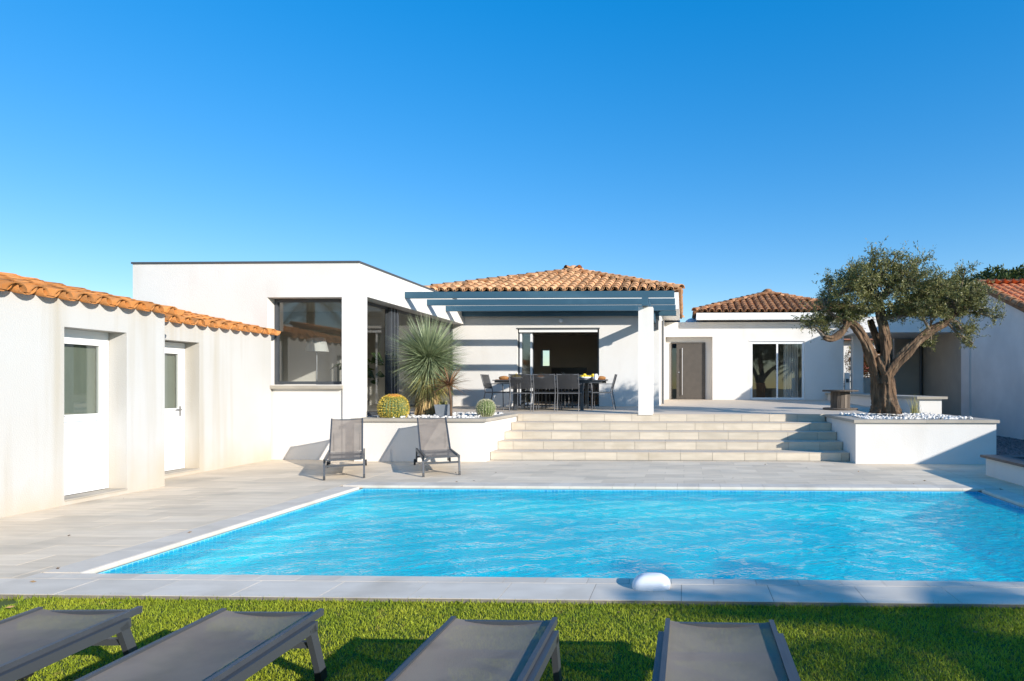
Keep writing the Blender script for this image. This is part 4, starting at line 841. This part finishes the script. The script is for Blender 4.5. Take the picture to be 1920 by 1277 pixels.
# ------------------------------------------------------------------ plants
def wobble_tube(mb, pts, rad, seg=14, sub=6, lobes=3, amp=0.18, twist=2.0, seed=0, ridge=0.0, slim=1.0):
    rr = random.Random(seed); pts = [Vector(p) for p in pts]; P = []; Q = []; n = len(pts)
    for i in range(n - 1):
        p0, p1, p2, p3 = pts[max(i - 1, 0)], pts[i], pts[i + 1], pts[min(i + 2, n - 1)]
        for k in range(sub):
            t_ = k / sub; P.append(0.5 * ((2 * p1) + (p2 - p0) * t_ + (2 * p0 - 5 * p1 + 4 * p2 - p3) * t_ ** 2 + (3 * p1 - p0 - 3 * p2 + p3) * t_ ** 3)); Q.append((rad[i] + (rad[i + 1] - rad[i]) * t_) * slim)
    P.append(pts[-1]); Q.append(rad[-1] * slim); ph = [rr.uniform(0, 6.28) for _ in range(4)]; V = []; F = []; x = None; s_ = 0
    for i, p in enumerate(P):
        t_ = (P[min(i + 1, len(P) - 1)] - P[max(i - 1, 0)]).normalized(); x = t_.orthogonal().normalized() if x is None else (x - t_ * x.dot(t_)).normalized(); y = t_.cross(x)
        if i: s_ += (P[i] - P[i - 1]).length
        for k in range(seg):
            a = 2 * math.pi * k / seg
            r = Q[i] * (1 + amp * math.sin(lobes * a + twist * s_ + ph[0]) + amp * 0.6 * math.sin((lobes + 2) * a - 1.7 * twist * s_ + ph[1]) + amp * 0.5 * math.sin(9 * s_ + 2 * a + ph[2]) + rr.uniform(-.035, .035) - ridge * abs(math.sin(5.5 * a + 1.3 * twist * s_ + ph[3] + 0.8 * math.sin(7 * s_))) - ridge * 0.6 * abs(math.sin(9.5 * a - 0.7 * twist * s_ + ph[1])))
            V.append(p + (x * math.cos(a) + y * math.sin(a)) * r)
    m_ = len(P)
    for i in range(m_ - 1):
        for k in range(seg): k2 = (k + 1) % seg; F.append((i * seg + k, i * seg + k2, (i + 1) * seg + k2, (i + 1) * seg + k))
    mb.add(V, F, True); mb.add(V[-seg:], [tuple(range(seg))]); return P
CF, CPX, CPY, CYAW = 1140.4, 1249.1, 724.8, 0.0283
def W(u, v, Y):                       # survey helper: photo position + chosen depth -> metres
    a = (u - CPX) / CF; b = -(v - CPY) / CF; d = Vector((a * math.cos(CYAW) - math.sin(CYAW), a * math.sin(CYAW) + math.cos(CYAW), b)); return Vector((0, 0, 1.404)) + d * (Y / d.y)
# olive tree
ol = thing('olive_tree', 'old olive tree with a gnarled forked trunk and wide grey-green crown', 'tree', (4.2, 12.4, 0.8))
OY = 12.35
tb = MB()
wobble_tube(tb, [W(1662, 775, OY), W(1662, 745, OY), W(1660, 715, OY), W(1656, 690, OY), W(1650, 668, OY)], [0.42, 0.29, 0.245, 0.225, 0.17], 60, 21, 3, 0.16, 3.0, 1, 0.19, 0.80)
wobble_tube(tb, [W(1645, 772, OY + .1), W(1645, 735, OY + .05), W(1640, 690, OY), W(1624, 645, OY - .1), W(1603, 612, OY - .2), W(1588, 603, OY - .25)], [0.18, 0.15, 0.15, 0.135, 0.115, 0.09], 48, 18, 3, 0.18, 3.0, 2, 0.19, 0.80)
wobble_tube(tb, [W(1590, 605, OY - .25), W(1578, 622, OY - .3), W(1560, 634, OY - .35), W(1545, 632, OY - .4)], [0.10, 0.09, 0.085, 0.06], 42, 15, 3, 0.2, 4.0, 3, 0.19, 0.80)
wobble_tube(tb, [W(1590, 608, OY - .25), W(1570, 596, OY - .2), W(1548, 580, OY - .1)], [0.07, 0.05, 0.03], 30, 15, 2, 0.15, 4.0, 13, 0.19, 0.80)
wobble_tube(tb, [W(1660, 720, OY - .05), W(1662, 680, OY - .05), W(1660, 640, OY), W(1652, 600, OY + .1), W(1645, 565, OY + .15), W(1628, 552, OY + .1)], [0.2, 0.16, 0.14, 0.135, 0.12, 0.07], 48, 18, 3, 0.18, 3.0, 4, 0.19, 0.80)
wobble_tube(tb, [W(1662, 705, OY - .1), W(1682, 680, OY - .15), W(1712, 648, OY - .2), W(1745, 622, OY - .1), W(1775, 603, OY), W(1792, 585, OY + .1)], [0.16, 0.14, 0.125, 0.12, 0.10, 0.05], 48, 18, 3, 0.16, 3.0, 5, 0.19, 0.80)
wobble_tube(tb, [W(1650, 660, OY + .1), W(1640, 625, OY + .3), W(1632, 600, OY + .4)], [0.10, 0.09, 0.075], 36, 15, 3, 0.2, 3.0, 6, 0.19, 0.80)
tb.build('trunk', 'bark', ol)
br = MB(); tips = []
limbs = [(1645, 565, .15), (1652, 600, .1), (1628, 552, .1), (1775, 603, 0), (1792, 585, .1), (1745, 622, -.1), (1603, 612, -.2), (1548, 580, -.1), (1588, 603, -.2), (1632, 600, .4), (1545, 632, -.4)]
# crown clumps: photo position, radii in px, depth spread (m), leaf count weight
clumps = [(1580, 545, 42, 34, .75, 1.3), (1620, 515, 50, 30, .8, 1.5), (1670, 505, 55, 30, .85, 1.6), (1720, 520, 50, 30, .8, 1.4), (1765, 535, 42, 28, .75, 1.2), (1800, 550, 34, 26, .6, .9),
          (1600, 575, 45, 24, .7, 1.1), (1660, 545, 55, 28, .9, 1.4), (1720, 560, 45, 28, .7, 1.2), (1570, 590, 38, 20, .55, .9), (1530, 600, 34, 14, .35, .5), (1505, 607, 18, 10, .2, .18),
          (1775, 575, 35, 22, .5, .7), (1825, 555, 26, 18, .4, .5), (1850, 580, 26, 14, .3, .32), (1872, 592, 16, 8, .2, .12), (1805, 620, 26, 16, .3, .42), (1825, 640, 14, 9, .2, .12), (1690, 580, 30, 18, .5, .5),
          (1640, 578, 40, 16, .5, .7), (1700, 588, 36, 14, .5, .5), (1745, 588, 30, 14, .45, .45), (1585, 600, 34, 12, .4, .45), (1548, 560, 24, 18, .4, .4), (1815, 575, 26, 14, .35, .35), (1600, 500, 30, 16, .5, .35), (1650, 487, 34, 14, .5, .35), (1700, 488, 30, 14, .5, .32), (1560, 520, 20, 16, .4, .25), (1680, 470, 14, 8, .3, .06), (1725, 478, 14, 8, .3, .07), (1640, 474, 9, 8, .2, .05), (1810, 490, 14, 12, .3, .06), (1745, 640, 16, 9, .2, .08), (1545, 622, 22, 9, .3, .16)]
LP, LD = [], []
for (u, v, ru, rv, dep, wgt) in clumps:
    v = v + (12 if v < 540 else 4); c = W(u, v, OY); sx = ru * OY / CF; sz = 0.88 * rv * OY / CF
    lu, lv, lo = min(limbs, key=lambda l: (l[0] - u) ** 2 + (l[1] - v) ** 2); root = W(lu, lv, OY + lo)
    mid = (root + c) / 2 + Vector((rnd.uniform(-.1, .1), rnd.uniform(-.15, .15), rnd.uniform(-.02, .12)))
    br.tube([root, mid, c], [0.035, 0.022, 0.012], 6, False)
    nt = max(4, int(25 * wgt))
    for k in range(nt):
        d = Vector((rnd.gauss(0, 1), rnd.gauss(0, 1), rnd.gauss(0.25, 1))).normalized() * (0.45 + 0.55 * rnd.random() ** 0.5)
        e = c + Vector((d.x * sx, d.y * dep, d.z * sz)); s0 = mid + (c - mid) * rnd.random(); mm = (s0 + e) / 2 + Vector((rnd.uniform(-.05, .05), rnd.uniform(-.05, .05), rnd.uniform(-.03, .06)))
        br.tube([s0, mm, e], [0.011, 0.007, 0.003], 4, False)
        tw = 6
        for j in range(tw):
            ee = e + Vector((rnd.gauss(0, .11), rnd.gauss(0, .11), rnd.gauss(.05, .11))); nl = 18
            for q_ in range(nl):
                f_ = rnd.random(); p = e.lerp(ee, f_ * 1.25) if j else mm.lerp(e, f_); p = p + Vector((rnd.gauss(0, .016), rnd.gauss(0, .016), rnd.gauss(0, .016)))
                dd = (ee - e).normalized() * 0.8 + Vector((rnd.gauss(0, .7), rnd.gauss(0, .7), rnd.gauss(0.1, .6))); LP.append(p); LD.append(dd)
br.build('branches', 'twig', ol)
LP = np.array(LP); LD = np.array(LD); put('crown', leaf_mesh('crown', LP, LD, rng.uniform(.045, .075, len(LP)), rng.uniform(.013, .020, len(LP)), 'olive_leaf'), ol)
sp = MB(); tuft = W(1715, 775, 12.0)
n = 60; P = np.array(tuft) + rng.normal(0, .05, (n, 3)) * np.array([1, 1, 0]); D = np.stack([rng.normal(0, .2, n), rng.normal(0, .2, n), np.ones(n)], 1)
wd = thing('weed', 'thin dry weed growing from the pebbles beside the olive trunk', 'weed', tuft)
put('stems', blade_mesh('stems', P, D, rng.uniform(.1, .42, n), .008, 'yucca_old'), wd)

# yucca
yu = thing('yucca_tree', 'big round blue-green yucca with a skirt of dry leaves in the left planter', 'yucca', W(803, 778, 12.3))
hc = np.array(W(804, 662, 12.3)); base = np.array(W(803, 779, 12.3))
n = 2600; ph = rng.uniform(0, 2 * math.pi, n); cz = rng.uniform(-0.92, 1.0, n); sz = np.sqrt(1 - cz ** 2); D = np.stack([sz * np.cos(ph), sz * np.sin(ph), cz], 1)
P = hc + D * 0.05 + np.stack([np.zeros(n), np.zeros(n), -0.22 * rng.random(n)], 1)
Ly = (0.74 + 0.14 * np.clip(cz, 0, 1)) * rng.uniform(.80, 1.06, n) * (1 + 0.06 * np.sin(2 * ph + 1))
put('crown', blade_mesh('crown', P, D, Ly, 0.017, 'yucca_leaf', bend=rng.uniform(0.0, 0.10, n) ** 1.5 * 2.2), yu)
n = 420; ph = rng.uniform(0, 2 * math.pi, n); cz = rng.uniform(-0.95, -0.35, n); sz = np.sqrt(1 - cz ** 2); D = np.stack([sz * np.cos(ph), sz * np.sin(ph), cz], 1)
P = hc + np.array([0, 0, -0.28]) + D * 0.05 + np.stack([np.zeros(n), np.zeros(n), -0.25 * rng.random(n)], 1)
put('old_leaves', blade_mesh('old_leaves', P, D, rng.uniform(.5, .68, n), 0.017, 'yucca_old', bend=0.12), yu)
n = 700; ph = rng.uniform(0, 2 * math.pi, n); hh = rng.uniform(0.12, 0.62, n); r0 = 0.13; P = base + np.stack([r0 * np.cos(ph), r0 * np.sin(ph), hh], 1)
D = np.stack([np.cos(ph) * .38, np.sin(ph) * .38, -np.ones(n)], 1); put('dry_skirt', blade_mesh('dry_skirt', P, D, np.minimum(rng.uniform(.3, .55, n), hh + .02), 0.03, 'yucca_dry', bend=0.0), yu)
q = MB(); wobble_tube(q, [base, base + np.array([0, 0, .5]), hc + np.array([0, 0, -.05])], [0.15, 0.13, 0.06], 14, 5, 3, .06, 1, 9); q.build('trunk', 'yucca_dry', yu)
# cordyline
cb_ = W(846, 781, 11.75); ct = W(842, 722, 11.75)
co = thing('cordyline', 'small red-leaved cordyline with a thin bare stem in front of the yucca', 'cordyline', cb_)
q = MB(); q.tube([cb_, (cb_ + ct) / 2 + Vector((.015, 0, 0)), ct], [0.028, 0.024, 0.024], 8); q.build('trunk', 'bark', co)
n = 85; ph = rng.uniform(0, 2 * math.pi, n); cz = rng.uniform(-0.3, 0.95, n); sz = np.sqrt(1 - cz ** 2); D = np.stack([sz * np.cos(ph), sz * np.sin(ph), cz], 1)
put('crown', blade_mesh('crown', np.array(ct) + D * .02, D, rng.uniform(.34, .60, n), 0.022, 'cordyline', bend=rng.uniform(0.0, .3, n), seg=4), co)
# barrel cacti
def barrel(name, label, c, r, ribs, spine, crown, sq=0.95):
    t = thing(name, label, 'cactus', (c[0], c[1], c[2] - r * sq)); V = []; F = []; rings, seg = 18, ribs * 4
    for i in range(rings + 1):
        p = -math.pi / 2 + math.pi * i / rings
        for k in range(seg):
            a = 2 * math.pi * k / seg; rr = r * math.cos(p) ** 0.8 * (1 - 0.09 * (1 - abs(math.cos(a * ribs / 2))) * 2 * math.cos(p)) if math.cos(p) > 1e-6 else 0
            V.append((c[0] + rr * math.cos(a), c[1] + rr * math.sin(a), c[2] + r * sq * math.sin(p)))
    for i in range(rings):
        for k in range(seg): k2 = (k + 1) % seg; F.append((i * seg + k, i * seg + k2, (i + 1) * seg + k2, (i + 1) * seg + k))
    q = MB(); q.add(V, F, True); q.build('body', 'cactus_skin', t)
    P, D = [], []
    for k in range(ribs):
        a = 2 * math.pi * k / ribs
        for j in range(15):
            p = -1.1 + 2.45 * j / 14; nr = np.array([math.cos(p) * math.cos(a), math.cos(p) * math.sin(a), math.sin(p) / sq]); b0 = np.array(c) + np.array([r * math.cos(p) ** .8 * math.cos(a), r * math.cos(p) ** .8 * math.sin(a), r * sq * math.sin(p)])
            for _ in range(11): P.append(b0); D.append(nr * 0.7 + rng.normal(0, .6, 3))
    put('spines', leaf_mesh('spines', np.array(P), np.array(D), r * 0.17, r * 0.022, spine), t)
    if crown: q = MB(); q.ball((c[0], c[1], c[2] + r * sq * 0.96), r * 0.52, 16, 6, (1, 1, .32)); q.build('woolly_crown', 'cactus_crown', t)
barrel('barrel_cactus', 'large golden barrel cactus at the front left of the yucca planter', tuple(W(738, 766, 11.68)), 0.265, 26, 'cactus_spine', True)
barrel('barrel_cactus', 'small pale green ball cactus at the right end of the yucca planter', tuple(W(911, 766, 12.0)), 0.18, 20, 'cactus_spine_pale', False)
pp = W(831, 781, 11.95); t = thing('plant_pot', 'small grey tapered pot with a yellowish plant beside the cordyline', 'pot', pp)
q = MB(); q.hexa([(pp.x - .10, pp.y - .10, pp.z), (pp.x + .10, pp.y - .10, pp.z), (pp.x - .10, pp.y + .10, pp.z), (pp.x + .10, pp.y + .10, pp.z), (pp.x - .13, pp.y - .13, pp.z + .24), (pp.x + .13, pp.y - .13, pp.z + .24), (pp.x - .13, pp.y + .13, pp.z + .24), (pp.x + .13, pp.y + .13, pp.z + .24)]); q.build('pot', 'pot_grey', t)
n = 50; P = np.array(pp) + np.array([0, 0, .24]) + rng.uniform(-.07, .07, (n, 3)) * np.array([1, 1, 0]); D = np.stack([rng.normal(0, .6, n), rng.normal(0, .6, n), np.ones(n)], 1)
put('leaves', blade_mesh('leaves', P, D, rng.uniform(.06, .13, n), .016, 'yucca_old', bend=.2), t)

# trees and shrubs behind
def leafy(name, label, cat, base, blobs, m, leaf, n, group=None, trunk_r=0.2, bark='bark'):
    t = thing(name, label, cat, base, group); b = Vector(base); q = MB()
    P, D = [], []; tot = sum(bl[3] * bl[4] * bl[5] for bl in blobs)
    top = max(bl[2] for bl in blobs); q.tube([b, b + Vector((0.05, 0, (top - b.z) * .5)), Vector((b.x, b.y, top))], [trunk_r, trunk_r * .7, trunk_r * .2], 8)
    for (x, y, z_, rx, ry, rz) in blobs:
        k = int(n * rx * ry * rz / tot); d = unit(rng.normal(size=(k, 3))); rr = rng.uniform(.55, 1.0, (k, 1)) ** .6 * (1 + .18 * np.sin(7 * d[:, :1] + x) * np.cos(6 * d[:, 2:3] + y))
        P.append(np.array([x, y, z_]) + d * rr * np.array([rx, ry, rz])); D.append(d * .6 + rng.normal(0, .7, (k, 3)))
        q.tube([b + Vector((0, 0, (z_ - b.z) * .5)), Vector((x, y, z_))], [trunk_r * .35, trunk_r * .1], 6, False)
    q.build('trunk', bark, t); P = np.concatenate(P); D = np.concatenate(D)
    put('crown', leaf_mesh('crown', P, D, rng.uniform(.7, 1.3, len(P)) * leaf, leaf * .55, m), t); return t
def pine(x, y, top, r, label):
    blobs = []
    for k in range(9):
        a = rnd.uniform(0, 6.28); rr = r * rnd.uniform(.2, .75); zz = top - r * rnd.uniform(.25, 1.6); s_ = r * rnd.uniform(.38, .6); blobs.append((x + rr * math.cos(a), y + rr * math.sin(a), zz, s_, s_, s_ * .8))
    blobs.append((x, y, top - r * .35, r * .45, r * .45, r * .4)); leafy('pine_tree', label, 'tree', (x, y, 0), blobs, 'pine_leaf', 0.34, 5200, 'pine trees on the rise behind the houses', 0.3)
for i, (u, v, Y, r) in enumerate([(1750, 528, 62, 2.6), (1795, 524, 58, 2.4), (1838, 516, 60, 2.6), (1866, 503, 55, 2.4), (1888, 509, 57, 2.2), (1912, 505, 54, 2.5), (1950, 508, 56, 2.6)]):
    p = W(u, v, Y); pine(p.x, p.y, p.z, r, ['dark pine tree behind the olive crown, far left of the row', 'dark pine tree behind the right half of the olive crown', 'dark pine tree just left of the red neighbouring roof ridge', 'tall dark green pine with a rounded top above the red roof', 'lower rounded pine above the red roof, second from the right edge', 'dark pine at the right edge of the picture above the red roof', 'dark pine cut off by the right edge, last of the row above the red roof'][i])
for i, (u, Y, r) in enumerate(((1690, 28, 1.0), (1722, 28.5, 1.1), (1755, 28, 1.0))):
    p = W(u, 578, Y); blobs = [(p.x + rnd.uniform(-.3, .3), p.y + rnd.uniform(-.3, .3), p.z - .5 - .75 * k, r, r, .8) for k in range(5)]
    leafy('garden_tree', ['yellow-green garden tree behind the passage roof, left one', 'yellow-green garden tree behind the passage roof, middle one', 'yellow-green garden tree behind the passage roof, right one'][i], 'tree', (p.x, p.y, 0), blobs, 'hedge_leaf', 0.14, 5000, 'garden trees behind the covered passage', 0.12)
for i, (u, Y, v) in enumerate(((1612, 24.6, 655), (1648, 25.0, 668))):
    p = W(u, v, Y); blobs = [(p.x + rnd.uniform(-.35, .35), p.y + rnd.uniform(-.2, .2), p.z - .28 * k, .45, .4, .38) for k in range(7)]
    leafy('autumn_shrub', ['orange autumn shrub right of the white column', 'orange autumn shrub between the olive limbs'][i], 'shrub', (p.x, p.y, 0), blobs, 'autumn_leaf', 0.07, 3500, 'autumn shrubs behind the low wall', 0.05)
fh = thing('far_house', 'pale house with red shutters glimpsed between the olive limbs', 'house', (10, 33, 0))
f = MB(); f.box(7, 33, 0, 14, 38, 3.9); f.build('wall', 'render_white', fh)
f = MB(); f.prism([(32.5, 3.9), (38.5, 3.9), (35.5, 4.5)], 'x', 6.6, 14.4); f.build('roof', 'tile_red', fh)
for xx in (9.6, 10.9):
    f = MB(); f.box(xx, 32.93, 2.2, xx + 0.5, 32.99, 3.7); f.build('shutter', 'red_shutter', fh)
# shade trees outside the frame, right of and behind the camera
def palm(label, base, h, n, L, lean=(0, 0)):
    t = thing('palm_tree', label, 'palm', base); b = Vector(base); top = b + Vector((lean[0], lean[1], h)); q = MB()
    wobble_tube(q, [b, (b + top) / 2 + Vector((lean[0] * .1, 0, 0)), top], [.2, .16, .15], 12, 8, 5, .06, 8, 3); q.build('trunk', 'bark', t)
    P, D, Ls = [], [], []
    for k in range(n):
        a = 2.39996 * k; el = 1.25 - 1.7 * k / n; d = Vector((math.cos(a) * math.cos(el), math.sin(a) * math.cos(el), math.sin(el))); s_ = d.cross(Vector((0, 0, 1))).normalized(); pts = []
        for j in range(15):
            u = j / 14; pts.append(top + d * L * u + Vector((0, 0, -.42 * L * u * u)))
        q = MB(); q.tube(pts, [.016 * (1 - .8 * j / 14) for j in range(15)], 5, False); q.build('frond_stem', 'yucca_old', t)
        for j in range(1, 15):
            tg = (pts[j] - pts[j - 1]).normalized()
            for m_ in range(3):
                for sg in (-1, 1):
                    p = pts[j - 1].lerp(pts[j], m_ / 3); P.append(p); D.append(s_ * sg + tg * .7 + Vector((0, 0, -.15))); Ls.append(.42 * math.sin(.35 + 2.5 * j / 15))
    put('crown', blade_mesh('crown', np.array(P), np.array([list(x) for x in D]), np.array(Ls), .03, 'hedge_leaf', bend=.25), t)
palm('feather palm outside the frame to the right, shading the near pool edge', (8.45, -1.45, 0), 2.9, 22, 1.5)
palm('feather palm behind the tiled shed, mirrored in the square window', (-15.5, -1.5, 0), 5.2, 26, 2.2)
blobs = [(4.9 + rnd.uniform(-1.3, 1.3), -4.75 + rnd.uniform(-1.0, 1.0), 3.2 + rnd.uniform(-.9, 1.1), .55, .55, .45) for k in range(11)]
leafy('shade_tree', 'leafy tree behind the camera dappling the loungers with shade', 'tree', (5.0, -4.8, 0), blobs, 'hedge_leaf', 0.10, 3200, None, 0.12)

n = 70; P = np.stack([rng.uniform(-7.0, 5.2, n), rng.uniform(3.0, 11.0, n), np.full(n, 0.006)], 1); inp = (P[:, 0] > PX0 - .1) & (P[:, 0] < PX1 + .1) & (P[:, 1] > PY0 - .1) & (P[:, 1] < PY1 + .1); P = P[~inp]
D = np.stack([rng.normal(size=len(P)), rng.normal(size=len(P)), rng.uniform(0, .25, len(P))], 1); mat('dry_leaf', (0.20, 0.12, 0.05), None, 0.8, island=0.5)
put('fallen_leaves', leaf_mesh('fallen_leaves', P, D, rng.uniform(.03, .055, len(P)), .014, 'dry_leaf'), None, kind='stuff', label='small dry brown leaves scattered over the deck and lawn', category='leaves')
